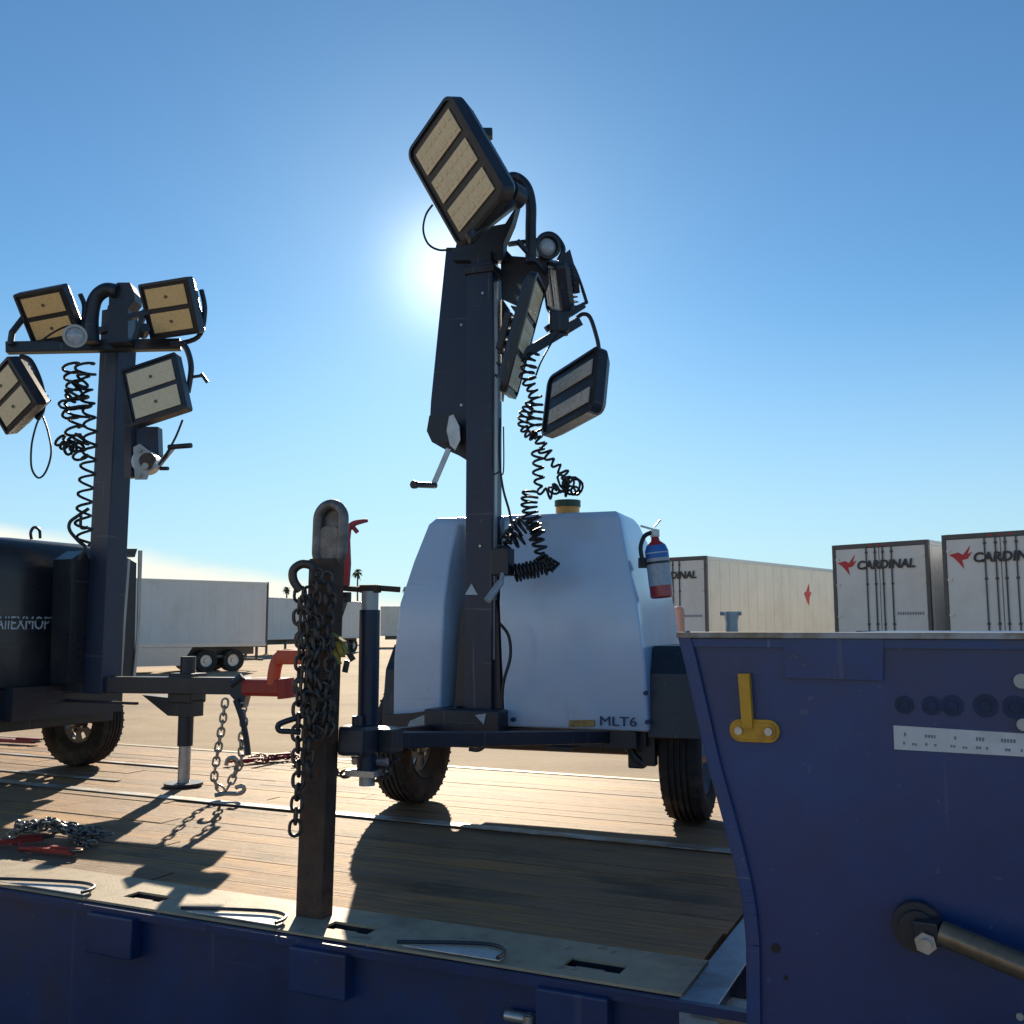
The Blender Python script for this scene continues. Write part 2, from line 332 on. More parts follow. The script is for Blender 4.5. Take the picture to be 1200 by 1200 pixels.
def coil(bm, pts, rad, pitch, wire, jitter=.15, n=6):
    path = smooth_path(pts, 10); L_ = [0]
    for a, b in zip(path, path[1:]): L_.append(L_[-1] + (b - a).length)
    tot = L_[-1]; turns = tot / pitch; steps = int(turns * 12); res = []
    up = Vector((.3, 1, .1)).normalized()
    j = 0; rj = [random.uniform(1 - jitter, 1 + jitter) for _ in range(int(turns) + 3)]
    for s in range(steps + 1):
        q = tot * s / steps
        while j < len(path) - 2 and L_[j + 1] < q: j += 1
        t = (q - L_[j]) / max(1e-9, L_[j + 1] - L_[j])
        p = path[j].lerp(path[j + 1], t); tg = (path[j + 1] - path[j]).normalized()
        u = up - tg * up.dot(tg); u = u.normalized() if u.length > 1e-4 else tg.orthogonal().normalized()
        v = tg.cross(u); ph = 2 * math.pi * turns * s / steps
        f = turns * s / steps; rr = rad * (rj[int(f)] * (1 - f % 1) + rj[int(f) + 1] * (f % 1))
        res.append(p + (u * math.cos(ph) + v * math.sin(ph)) * rr)
    tube(bm, res, wire, n)
def link(bm, c, d, s, L_, W_, r):
    pts = []
    h = (L_ - W_) / 2
    for k in range(7):
        a = -math.pi / 2 + math.pi * k / 6; pts.append(c + d * (h + math.cos(a) * W_ / 2) + s * (math.sin(a) * W_ / 2))
    for k in range(7):
        a = math.pi / 2 + math.pi * k / 6; pts.append(c + d * (-h + math.cos(a) * W_ / 2) + s * (math.sin(a) * W_ / 2))
    tube(bm, pts, r, 6, closed=True)
def chain(bm, pts, L_=.05, W_=.034, r=.0055, sm=True):
    path = smooth_path(pts, 12) if sm else [Vector(p) for p in pts]
    step = L_ - 2.2 * r; acc = 0; k = 0; last = path[0]; pos = [path[0]]
    for a, b in zip(path, path[1:]):
        seg = (b - a).length; t = 0
        while acc + (seg - t) >= step:
            t += step - acc; acc = 0; pos.append(a.lerp(b, t / seg))
        acc += seg - t
    for i in range(len(pos) - 1):
        d = (pos[i + 1] - pos[i]); c = pos[i] + d / 2; d.normalize()
        s = d.orthogonal().normalized(); s2 = d.cross(s)
        a = (math.pi / 2) * (i % 2) + random.uniform(-.35, .35) + .6
        link(bm, c, d, s * math.cos(a) + s2 * math.sin(a), L_, W_, r)
def prism(bm, pts, off):
    """polygon pts (world) extruded by vector off"""
    a = [bm.verts.new(Vector(p)) for p in pts]; b = [bm.verts.new(Vector(p) + Vector(off)) for p in pts]
    bm.faces.new(a); bm.faces.new(list(reversed(b))); n = len(a)
    for i in range(n): bm.faces.new((a[i], b[i], b[(i + 1) % n], a[(i + 1) % n]))
def lathe(bm, prof, axis_mtx, n=32, closed=True):
    rings = []
    for (x, r) in prof:
        rings.append([bm.verts.new(axis_mtx @ Vector((x, r * math.cos(2 * math.pi * k / n), r * math.sin(2 * math.pi * k / n)))) for k in range(n)])
    m_ = len(rings) if closed else len(rings) - 1
    for i in range(m_):
        A, B = rings[i], rings[(i + 1) % len(rings)]
        for k in range(n): bm.faces.new((A[k], A[(k + 1) % n], B[(k + 1) % n], B[k]))
    if not closed:
        bm.faces.new(rings[0]); bm.faces.new(list(reversed(rings[-1])))
def rrect(w_, h_, r, n=5):
    p = []
    for cx, cy, a0 in ((w_ / 2 - r, h_ / 2 - r, 0), (-w_ / 2 + r, h_ / 2 - r, 90), (-w_ / 2 + r, -h_ / 2 + r, 180), (w_ / 2 - r, -h_ / 2 + r, 270)):
        for k in range(n + 1):
            a = R(a0 + 90 * k / n); p.append((cx + r * math.cos(a), cy + r * math.sin(a)))
    return p
def text_bm(s, size, mtx, ext=.002, ax='CENTER', ay='CENTER', sx=1.0, shear=0, bold=0.0):
    cu = bpy.data.curves.new('t', 'FONT'); cu.body = s; cu.size = size; cu.extrude = ext; cu.align_x = ax; cu.align_y = ay
    cu.resolution_u = 3; cu.shear = shear; cu.offset = bold
    o = bpy.data.objects.new('t', cu); COL.objects.link(o)
    dg = bpy.context.evaluated_depsgraph_get(); me = bpy.data.meshes.new_from_object(o.evaluated_get(dg))
    bm = NB(); bm.from_mesh(me); bpy.data.objects.remove(o); bpy.data.curves.remove(cu); bpy.data.meshes.remove(me)
    bm.transform(mtx @ Matrix.Diagonal((sx, 1, 1, 1)))
    return bm
def ray(px, py):
    a = (px - 600) / F; b = (600 - py) / F
    return Vector((a, math.cos(PITCH) - b * math.sin(PITCH), math.sin(PITCH) + b * math.cos(PITCH)))
CAM = Vector((0, 0, CAMZ))
def W(px, py, y):
    d = ray(px, py); return CAM + d * (y / d.y)
DECK = 1.04
def onz(px, py, z=DECK):
    d = ray(px, py); return CAM + d * ((z - CAMZ) / d.z)
def onp(root, px, py, axis, val):
    """where the line of sight meets a plane of the root's own frame; returned in world"""
    Mi = WM[root.name].inverted(); o = Mi @ CAM; d = (Mi.to_3x3() @ ray(px, py))
    t = (val - o[axis]) / d[axis]; return CAM + ray(px, py) * t
UDIR = Vector((math.cos(R(25)), -math.sin(R(25)), 0)); VDIR = Vector((math.sin(R(25)), math.cos(R(25)), 0)); ZD = Vector((0, 0, 1))
def UV(u, v, z): return UDIR * u + VDIR * v + ZD * z

# ================================================================ setting
bm = NB()
S = 3000
vs = [bm.verts.new((x, y, 0)) for x, y in ((-S, -S), (S, -S), (S, S), (-S, S))]; bm.faces.new(vs)
tag(obj('ground', bm, M['ground']), kind='structure')

# ================================================================ flatbed trailer
FB = thing('flatbed_trailer', UV(-3.2, 4.0, 0), R(-25), 'navy blue flatbed trailer with weathered plank deck and tall blue gooseneck plate', 'flatbed trailer')
V0, V1, VF = 2.64, 2.93, 6.10
U0, U1 = -0.75, -9.6
def uvbox(bm, u0, u1, v0, v1, z0, z1, bev=0):
    box(bm, (u0, v0, z0), (u1, v1, z1), frame(UDIR, VDIR, ZD, (0, 0, 0)), bev)
bm = NB(); v = V1 + .004; i = 0
while v < VF - .08:
    wdt = min(random.uniform(.12, .172), VF - v); gap_ = random.choice((.0008, .001, .0015, .004))
    # boards butt end to end at staggered joints
    cuts = [U1, U1 + 2.1 + (i * 1.37) % 2.4, -2.9 - (i * .83) % 2.1, U0 + random.uniform(-.012, 0)]
    for a, b in zip(cuts, cuts[1:]):
        dz = random.uniform(-.003, .001)
        uvbox(bm, a + .002, b - .002, v, v + wdt - gap_, DECK - .045, DECK + dz, .0018)
    v += wdt; i += 1
obj('deck_planks', bm, M['plank'], FB)
bm = NB()   # near edge plate, with openings for stakes
slots = [onz(168, 1054), onz(404, 1092), onz(702, 1129)]
su = sorted([(p.dot(UDIR), p.dot(VDIR)) for p in slots])
last = U1
SV0, SV1 = 2.715, 2.79
for (a, b) in su:
    uvbox(bm, last, a - .085, V0, V1, DECK - .004, DECK + .004)
    uvbox(bm, a - .085, a + .085, V0, SV0, DECK - .004, DECK + .004)
    uvbox(bm, a - .085, a + .085, SV1, V1, DECK - .004, DECK + .004)
    last = a + .085
uvbox(bm, last, U0 + .01, V0, V1, DECK - .004, DECK + .004)
obj('edge_plate', bm, M['strip'], FB)
for (a, b) in su:      # pocket liners and boxes outside the rail
    bm = NB()
    uvbox(bm, a - .086, a + .086, SV0 - .012, SV0 - .002, DECK - .2, DECK - .0045)
    uvbox(bm, a - .086, a + .086, SV1 + .002, SV1 + .012, DECK - .2, DECK - .0045)
    uvbox(bm, a - .096, a - .087, SV0 - .012, SV1 + .012, DECK - .2, DECK - .031)
    uvbox(bm, a + .087, a + .096, SV0 - .012, SV1 + .012, DECK - .2, DECK - .031)
    uvbox(bm, a - .086, a + .086, SV0 - .001, SV1 + .001, DECK - .215, DECK - .201)
    obj('stake_pocket', bm, M['black_metal'], FB)
    bm = NB(); uvbox(bm, a - .055, a + .03, SV0 + .012, SV0 + .032, DECK - .03, DECK - .004); obj('pocket_insert', bm, M['strip'], FB)
    bm = NB(); uvbox(bm, a - .115, a + .095, V0 - .055, V0 + .001, DECK - .155, DECK - .022, .006)
    obj('pocket_bracket', bm, M['rail_blue'], FB)
bm = NB(); uvbox(bm, U1, U0 + .42, V0 - .002, V0 + .05, .36, DECK - .032)
uvbox(bm, U1, U0 + .42, V0 - .03, V0 - .002, DECK - .03, DECK - .006)
uvbox(bm, U1, U0 + .42, V0 - .03, V0 - .002, .36, .40)
obj('side_rail', bm, M['rail_blue'], FB)
bm = NB(); uvbox(bm, U1, U0, VF + .003, VF + .07, .70, DECK + .002, .003)
obj('far_rail', bm, M['strip'], FB)
bm = NB(); uvbox(bm, U1, U0 + .0, V0 + .06, VF - .01, DECK - .16, DECK - .05); uvbox(bm, U1, U0 + 1.5, 3.6, 3.8, .55, DECK - .165); uvbox(bm, U1, U0 + 1.5, 4.6, 4.8, .55, DECK - .165)
obj('chassis_frame', bm, M['black_metal'], FB)
# metal strips let into the deck
p1 = onz(90, 925).dot(VDIR); p2 = onz(430, 958).dot(VDIR); p3 = onz(760, 990).dot(VDIR)
vs_ = 4.31
for (vv, wd, a, b) in ((vs_, .075, U1 + .1, U0 - .03), (vs_ + .95, .05, -6.9, -4.95), (vs_ + .34, .045, -6.3, -4.9)):
    bm = NB(); uvbox(bm, a, b, vv, vv + wd, DECK + .0035, DECK + .008); obj('deck_strip', bm, M['galv'], FB)
# folded tie rings: pale plate and a black rod hoop on the rail top
for (x0, y0, x1, y1, ht) in ((5, 1033, 103, 1051, 15), (215, 1071, 318, 1092, 13), (468, 1111, 583, 1132, 17), (-110, 1010, -60, 1020, 8)):
    a, b = onz(x0, y0), onz(x1, y1); a = UV(a.dot(UDIR), V0 + .012, DECK + .008); b = UV(b.dot(UDIR), V0 + .012, DECK + .008)
    wv = .09
    bm = NB(); L_ = (b - a).length; d = (b - a).normalized()
    pts = [a + d * (.04 * L_), a + d * (.2 * L_) + VDIR * wv * .19, a + d * (.45 * L_) + VDIR * wv * .56, a + d * (.75 * L_) + VDIR * wv * .90, a + d * (.93 * L_) + VDIR * wv * .76, b + VDIR * wv * .30, b]
    prism(bm, [p + ZD * .001 for p in pts], ZD * .003); obj('ring_plate', bm, M['plate_white'], FB)
    bm = NB(); pts2 = [a - VDIR * .01, a + d * (.2 * L_) + VDIR * wv * .22, a + d * (.45 * L_) + VDIR * wv * .60, a + d * (.75 * L_) + VDIR * wv * .95, a + d * (.93 * L_) + VDIR * wv * .80, b + VDIR * wv * .30, b - VDIR * .012]
    tube(bm, smooth_path([p + ZD * .014 for p in pts2], 6), .006, 8); obj('tie_ring', bm, M['black_metal'], FB, smooth=True)
# latch low on the rail
bm = NB(); c = onz(612, 1194, .94); c = onp(FB, 612, 1193, 1, V0 - .03 - 4.0)
tube(bm, [c - UDIR * .05, c + UDIR * .03], .016, 10); tube(bm, [c + UDIR * .02 - ZD * .03, c + UDIR * .02 + ZD * .012], .02, 10)
obj('rail_latch', bm, M['steel'], FB, smooth=True)
# deck end
bm = NB(); uvbox(bm, U0 + .004, U0 + .11, V1 - .3, VF, DECK - .11, DECK - .005, .004)
obj('end_beam', bm, mat('pale_blue_end_beam', (.20, .27, .36), .45, metal=.3, var=.3, scale=9, dirt=(.08, .08, .1), dirt_amt=.7, dscale=7), FB)
bm = NB(); uvbox(bm, U0 + .03, U0 + .20, V0 - .01, V0 + .13, DECK - .05, DECK - .03, .003)
obj('corner_shelf', bm, M['galv'], FB)
# gooseneck side plate
PV = 2.56
def PN(px, py, off=0.0): return onp(FB, px, py, 1, PV - off - 4.0)
outl = [(797, 742), (806, 777), (819, 834), (832, 892), (848, 950), (862, 1004), (873, 1056), (878, 1105), (879, 1230)]
pl = smooth_path([PN(*p) for p in outl[:-1]], 4) + [PN(*outl[-1])]
ZT = pl[0].z
right_u = 5.2
poly = pl + [UV(right_u, PV, pl[-1].z)] + [UV(right_u, PV, ZT)]
bm = NB(); prism(bm, poly, VDIR * .012); obj('gooseneck_plate', bm, M['blue'], FB)
# flange along its left edge, turned inward, and a proud lip on the face
bm = NB()
for a, b in zip(pl, pl[1:]):
    n_ = (b - a).normalized(); s_ = n_.cross(VDIR).normalized()
    if s_.dot(UDIR) < 0: s_ = -s_
    q = [a - VDIR * .016, b - VDIR * .016, b - VDIR * .016 + s_ * .028, a - VDIR * .016 + s_ * .028]
    prism(bm, q, VDIR * .015)
    q = [a - s_ * .006 - VDIR * .01, b - s_ * .006 - VDIR * .01, b - s_ * .001 - VDIR * .01, a - s_ * .001 - VDIR * .01]
    prism(bm, q, VDIR * .12)
obj('edge_flange', bm, M['blue_flange'], FB)
bm = NB()
uvbox(bm, pl[0].dot(UDIR) - .005, right_u, PV - .022, PV + .10, ZT - .012, ZT + .003, .002)
obj('top_flange', bm, M['galv'], FB)
bm = NB(); uvbox(bm, pl[0].dot(UDIR) + .01, right_u, PV - .010, PV - .001, ZT - .035, ZT - .014)
obj('top_lip', bm, M['blue_flange'], FB)
# rest of the gooseneck: upper deck, bulkhead, far plate
bm = NB()
uvbox(bm, U0 + .32, right_u, PV + .12, VF, ZT - .09, ZT - .004)
uvbox(bm, U0 + .32, U0 + .36, PV + .13, VF, DECK - .2, ZT - .092)
uvbox(bm, U0 + .13, right_u, VF + .004, VF + .02, DECK - .1, ZT - .006)
uvbox(bm, U0 + .6, right_u, PV + .03, PV + .10, .35, .60)
obj('gooseneck_frame', bm, M['blue'], FB)
a, b, c, d = PN(919, 748, .002), PN(1036, 749, .002), PN(1035, 797, .002), PN(921, 794, .002)
bm = NB(); prism(bm, [a, b, c, d], -VDIR * .012); obj('patch_plate', bm, M['panel_patch'], FB)
# yellow tie hook: slotted pill plate and a leaning bar
bm = NB(); c = PN(885, 856, .001); W_ = (PN(914, 856) - PN(856, 856)).length; H_ = .056
e1 = (PN(914, 858) - PN(856, 856)).normalized(); e2 = e1.cross(VDIR) * -1
e2 = VDIR.cross(e1) * -1 if e2.z < 0 else e2
fr = frame(e1, e2, e1.cross(e2), c)
prism(bm, [fr @ Vector((x, y, 0)) for x, y in rrect(W_, H_, H_ * .48)], -VDIR * .012)
prism(bm, [fr @ Vector((x, y, 0)) for x, y in rrect(W_ * .86, H_ * .7, H_ * .33)], -VDIR * .018)
hk = obj('hook_plate', bm, M['yellow'], FB)
bm = NB()
for s in (-1, 1):
    cc = fr @ Vector((s * W_ * .30, 0, 0)) - VDIR * .019
    tube(bm, [cc, cc - VDIR * .008], .010, 12)
objs('bolt', bm, M['steel'], hk)
bm = NB(); prism(bm, [PN(867, 789, .002), PN(880, 789, .002), PN(884, 852, .002), PN(872, 852, .002)], -VDIR * .026)
obj('hook_bar', bm, M['yellow'], hk)
# sticker with faint printed lines
a, b, c, d = PN(1047, 850, .001), PN(1206, 860, .001), PN(1206, 887, .001), PN(1048, 878, .001)
bm = NB(); prism(bm, [a, b, c, d], -VDIR * .0015); stk = obj('sticker', bm, M['sticker'], FB)
bm = NB()
def lerp4(s, t): return a.lerp(b, s).lerp(d.lerp(c, s), t)
for (s, t, l_, h) in ((.08, .35, .03, .16), (.24, .37, .09, .12), (.46, .37, .04, .14), (.62, .36, .08, .16), (.80, .36, .12, .16), (.07, .72, .03, .12), (.14, .74, .05, .1), (.24, .72, .04, .12), (.31, .73, .03, .1), (.43, .73, .05, .1), (.52, .76, .05, .1), (.62, .73, .05, .12), (.69, .73, .02, .12), (.83, .75, .05, .12), (.94, .74, .03, .12)):
    n = max(1, int(l_ / .022))
    for k in range(n):
        x0 = s + k * .022; 
        q = [lerp4(x0, t - h / 2), lerp4(x0 + .013 + .005 * random.random(), t - h / 2), lerp4(x0 + .015, t + h / 2), lerp4(x0 + .001, t + h / 2)]
        prism(bm, [p - VDIR * .0018 for p in q], -VDIR * .0006)
obj('printed_marks', bm, M['ink_grey'], stk)
bm = NB()
for (x, y, r) in ((1197, 798, .017), (1199, 849, .014)):
    c = PN(x, y, .001); tube(bm, [c, c - VDIR * .010], r, 12)
c = PN(1195, 1190, .001); tube(bm, [c, c - VDIR * .010], .008, 12)
objs('bolt_head', bm, M['plug_white'], FB)
for (x, y, r, l_) in ((1060, 826, .021, .0), (1092, 827, .022, .0), (1116, 827, .024, 0), (1155, 827, .026, .0), (1190, 829, .026, 0)):
    bm = NB(); c = PN(x, y, .0005); tube(bm, [c, c - VDIR * .0015], r * 1.05, 18); tube(bm, [c - VDIR * .0015, c - VDIR * .006], r * .5, 8)
    obj('greasy_bolt', bm, mat('greasy_dark_steel', (.010, .027, .088), .6, var=.4, scale=30) if 'gb' not in M else M['gb'], FB)
    M['gb'] = bpy.data.materials['greasy_dark_steel']
for (x, y, r) in ((909, 1111, .011), (921, 1146, .005)):
    bm = NB(); c = PN(x, y, .0005); tube(bm, [c, c - VDIR * .003], r, 12); obj('plate_hole', bm, M['cable'], FB)
# strut in front of the plate: dark ball socket, clevis, bolt, rod
hc = PN(1076, 1083, .004)
bm = NB(); tube(bm, [hc, hc - VDIR * .03], .056, 24); tube(bm, [hc - VDIR * .03, hc - VDIR * .045], .040, 20)
st = obj('strut_socket', bm, M['black_metal'], FB, smooth=True)
ra, rb = PN(1100, 1092, .07), PN(1240, 1150, .12)
bm = NB(); tube(bm, [ra.lerp(rb, .02), rb], .0275, 18); obj('strut_rod', bm, mat('brown_strut_rod', (.22, .17, .12), .35, metal=.5, var=.25, scale=20, dirt=(.08, .06, .05), dirt_amt=.6, dscale=14), st, smooth=True)
bm = NB(); bar(bm, hc - VDIR * .05, ra.lerp(rb, .03), .05, .045, VDIR, .004); obj('clevis', bm, M['black_metal'], st)
bm = NB(); c = PN(1085, 1103, .075); tube(bm, [c, c - VDIR * .02], .024, 6); tube(bm, [c - VDIR * .02, c - VDIR * .034], .013, 12)
obj('clevis_nut', bm, M['steel'], st)
bm = NB(); prism(bm, [PN(1075, 1062, .001), PN(1090, 1060, .001), PN(1104, 1078, .001), PN(1092, 1090, .001)], -VDIR * .02)
obj('gusset', bm, M['blue_flange'], st)

# ================================================================ wheels
def wheel(parent, cx, cy, rad, wid, side, sub=None):
    Mx = frame((1, 0, 0), (0, 1, 0), (0, 0, 1), (cx, cy, rad))
    h = wid / 2
    prof = [(-h * .72, rad * .60), (-h * .98, rad * .72), (-h, rad * .86), (-h * .86, rad * .965), (-h * .62, rad * .992)]
    for g in (-.42, -.14, .14, .42):
        prof += [(h * (g - .07), rad), (h * (g - .055), rad * .975), (h * (g + .055), rad * .975), (h * (g + .07), rad)]
    prof += [(h * .62, rad * .992), (h * .86, rad * .965), (h, rad * .86), (h * .98, rad * .72), (h * .72, rad * .60), (0, rad * .56)]
    bm = NB(); lathe(bm, prof, Mx, 48)
    # shoulder lugs
    for k in range(40):
        a = 2 * math.pi * k / 40
        for s in (-1, 1):
            m_ = Mx @ Matrix.Rotation(a, 4, 'X')
            box(bm, (s * h * .80 - .012, -.006, rad * .955), (s * h * .80 + .012, .006, rad * .972), m_)
    wh = obj('wheel', bm, M['rubber'], parent, 'local', smooth=True)
    bm = NB()
    lathe(bm, [(-h * .80, rad * .60), (-h * .70, rad * .60), (-h * .45, rad * .53), (h * .45, rad * .53), (h * .70, rad * .60), (h * .80, rad * .60), (h * .70, rad * .585), (h * .4, rad * .50), (-h * .4, rad * .50), (-h * .70, rad * .585)], Mx, 40)
    # disc with oval hand holes
    n = 40
    x = side * h * .35
    ri, rm1, rm2, ro = rad * .17, rad * .30, rad * .44, rad * .515
    for k in range(n):
        a0, a1 = 2 * math.pi * k / n, 2 * math.pi * (k + 1) / n
        def P(r, a, dx=0): return Mx @ Vector((x + dx, r * math.cos(a), r * math.sin(a)))
        segs = [(ri, rm1), (rm2, ro)]
        if (k % 5) not in (1, 2): segs.append((rm1, rm2))
        for (r0, r1) in segs:
            bm.faces.new([bm.verts.new(P(r0, a0)), bm.verts.new(P(r1, a0)), bm.verts.new(P(r1, a1)), bm.verts.new(P(r0, a1))])
            bm.faces.new([bm.verts.new(P(r0, a0, -side * .006)), bm.verts.new(P(r0, a1, -side * .006)), bm.verts.new(P(r1, a1, -side * .006)), bm.verts.new(P(r1, a0, -side * .006))])
    bmesh.ops.remove_doubles(bm, verts=bm.verts, dist=1e-5)
    obj('rim', bm, M['rim'], wh, 'local', smooth=True)
    bm = NB(); lathe(bm, [(x - .05, rad * .17), (x + side * .03, rad * .17), (x + side * .05, rad * .13), (x + side * .055, .01)] if side > 0 else [(x + .05, rad * .17), (x - .03, rad * .17), (x - .05, rad * .13), (x - .055, .01)], Mx, 20, closed=False)
    for k in range(5):
        a = 2 * math.pi * k / 5; c = Mx @ Vector((x, rad * .235 * math.cos(a), rad * .235 * math.sin(a)))
        tube(bm, [c, c + Vector((side * .022, 0, 0))], .011, 6)
    obj('hub', bm, M['steel'], wh, 'local')
    return wh

# ================================================================ lamp heads
CR = Matrix.Rotation(math.pi / 2 + PITCH, 3, 'X')    # camera rotation
def solve_pq(s1, s2, sc, ratio, sign, a, b):
    x1, y1, x2, y2 = s1[0] / sc, -s1[1] / sc, s2[0] / sc, -s2[1] / sc
    best = None
    for i in range(1, 1400):
        p = sign * i * .0005
        X, Y = x1 + a * p, y1 + b * p
        den = a * X + b * Y + p
        if abs(den) < 1e-4: continue
        q = -(X * x2 + Y * y2) / den
        if abs(q) > .9: continue
        e = abs(math.sqrt((X * X + Y * Y + p * p) / ((x2 + a * q) ** 2 + (y2 + b * q) ** 2 + q * q)) - ratio)
        if best is None or e < best[0]: best = (e, p, q)
    return best[1], best[2]
def lamp(root, cx, cy, dep, s1, s2, ratio, sign, strips, split, led, thick=.07, corner=.05, flip=False, fixpq=None, screws=False, fins=True, mg=(.075, .075), gap=.030, shift=0.0):
    """rectangular floodlight; s1, s2 = its two edge directions as seen; split 1: strips stacked along e1"""
    ctr = W(cx, cy, dep); zc = (CR.transposed() @ (ctr - CAM)).z * -1; sc = F / zc
    a0, b0 = (cx - 600) / F, (600 - cy) / F
    p, q = fixpq if fixpq else solve_pq(s1, s2, sc, ratio, sign, a0, b0)
    v1 = CR @ Vector((s1[0] / sc + a0 * p, -s1[1] / sc + b0 * p, -p)); v2 = CR @ Vector((s2[0] / sc + a0 * q, -s2[1] / sc + b0 * q, -q))
    L1, L2 = v1.length, v2.length; e1 = v1.normalized(); e2 = (v2 - e1 * v2.dot(e1)).normalized(); n = e1.cross(e2)
    if n.dot(CAM - ctr) < 0: n = -n
    if flip: n = -n
    fr = frame(e1, e2, n, ctr)
    bm = NB()
    o_ = rrect(L1, L2, corner); i_ = rrect(L1 - .035, L2 - .035, max(.006, corner - .015)); bk = rrect(L1 * .86, L2 * .86, corner * .9)
    rings = []
    for pr, z in ((i_, -.004), (i_, .008), (o_, .004), (o_, -thick * .55), (bk, -thick)):
        rings.append([bm.verts.new(fr @ Vector((x, y, z))) for x, y in pr])
    bm.faces.new(rings[0])
    for A, B in zip(rings, rings[1:]):
        for k in range(len(A)): bm.faces.new((A[k], A[(k + 1) % len(A)], B[(k + 1) % len(A)], B[k]))
    bm.faces.new(rings[-1])
    if fins:
        nf = 9
        for k in range(nf):
            x = -L1 * .38 + L1 * .76 * k / (nf - 1)
            box(bm, (x - .003, -L2 * .38, -thick - .03), (x + .003, L2 * .38, -thick + .003), fr)
        box(bm, (-L1 * .16, -L2 * .2, -thick - .065), (L1 * .16, L2 * .2, -thick - .028), fr, .006)
    hd = obj('lamp_head', bm, M['black_metal'], root)
    a_, b_ = (L1 - mg[0], L2 - mg[1])
    for k in range(strips):
        if split == 1:
            w_ = (a_ - gap * (strips - 1)) / strips; c0 = -a_ / 2 + k * (w_ + gap) + shift
            r_ = (c0, -b_ / 2, c0 + w_, b_ / 2)
        else:
            w_ = (b_ - gap * (strips - 1)) / strips; c0 = -b_ / 2 + k * (w_ + gap)
            r_ = (-a_ / 2, c0, a_ / 2, c0 + w_)
        bm = NB(); box(bm, (r_[0], r_[1], -.003), (r_[2], r_[3], .004), fr, .002)
        if screws:
            obj('led_panel', bm, led, hd)
            bm = NB(); c = fr @ Vector(((r_[0] + r_[2]) / 2, (r_[1] + r_[3]) / 2, .004)); tube(bm, [c, c + n * .006], .010, 10); obj('panel_screw', bm, M['led_frame'], hd)
        else:
            if split == 1: nx, ny = 2, 7
            else: nx, ny = 7, 2
            for i in range(nx):
                for j in range(ny):
                    x = r_[0] + (r_[2] - r_[0]) * (i + .5) / nx; y = r_[1] + (r_[3] - r_[1]) * (j + .5) / ny
                    box(bm, (x - .012, y - .012, .004), (x + .012, y + .012, .0065), fr)
            obj('led_panel', bm, led, hd)
    return hd, fr, L1, L2
def yoke(hd, pts, r=.011):
    bm = NB(); tube(bm, smooth_path(pts, 6), r, 8); obj('yoke', bm, M['black_metal'], hd, smooth=True)

# ================================================================ white light tower
AX = Vector((.175, 5.33, DECK))
LT = thing('light_tower', AX, R(-20), 'white light tower trailer with black mast and tilted floodlights on the plank deck', 'light tower', 'mobile light towers loaded on the flatbed')
mk = lambda x, y, z: WM[LT.name] @ Vector((x, y, z))
wheel(LT, .77, 0, .335, .205, 1); wheel(LT, -.77, 0, .335, .205, 1)
bm = NB(); tube(bm, [(-.70, 0, .335), (.70, 0, .335)], .03, 12); box(bm, (-.62, -.30, .36), (-.56, .34, .38)); box(bm, (.56, -.30, .36), (.62, .34, .38))
box(bm, (-.66, -.33, .33), (-.60, -.27, .45)); box(bm, (.60, -.33, .30), (.66, -.26, .45)); box(bm, (.52, -.30, .28), (.60, -.22, .40), None, .01)
tube(bm, [(.5, -.3, .42), (.56, -.3, .33), (.60, -.3, .30)], .02, 8)
obj('axle', bm, M['black_metal'], LT, 'local')
# cabinet shell with a recess for the mast
rec_l, rec_r = -.40, -.055
rings_def = [(.475, .665, -.47, .60), (.80, .655, -.49, .60), (1.08, .62, -.50, .56), (1.30, .565, -.455, .40), (1.50, .515, -.385, .16), (1.535, .49, -.345, .12)]
bm = NB(); rg = []
for (z, hw, yf, yb) in rings_def:
    t = (z - .475) / (1.535 - .475)
    rl, rr = rec_l + .05 * t, rec_r - .03 * t
    dep = .30 * (1 - .55 * t)
    if z > 1.4: dep = .02
    pts = [(-hw, yf), (rl, yf), (rl + .035, yf + dep), (rr - .025, yf + dep), (rr, yf), (hw, yf), (hw - .0, yf + .10), (hw, yb - .1), (hw - .1, yb), (-hw + .1, yb), (-hw, yb - .1)]
    rg.append([bm.verts.new((x, y, z)) for x, y in pts])
for A, B in zip(rg, rg[1:]):
    for k in range(len(A)): bm.faces.new((A[k], A[(k + 1) % len(A)], B[(k + 1) % len(A)], B[k]))
bm.faces.new(rg[0]); bm.faces.new(rg[-1])
bmesh.ops.recalc_face_normals(bm, faces=bm.faces)
ed = [e for e in bm.edges if len(e.link_faces) == 2 and e.calc_face_angle() > R(28)]
bmesh.ops.bevel(bm, geom=ed, offset=.022, segments=3, profile=.6, affect='EDGES', clamp_overlap=True)
body = obj('cabinet', bm, M['shaded_white'], LT, 'local', smooth=True)
bm = NB(); box(bm, (rec_l - .03, -.60, .40), (rec_r + .02, -.14, .56), None, .01)
prismpts = [(-.335, -.44, .55), (-.085, -.44, .55), (-.100, -.44, 1.02), (-.125, -.44, 1.14), (-.27, -.44, 1.14), (-.305, -.44, 1.02)]
prism(bm, prismpts, (0, .24, 0))
obj('mast_housing', bm, M['black_metal'], LT, 'local')
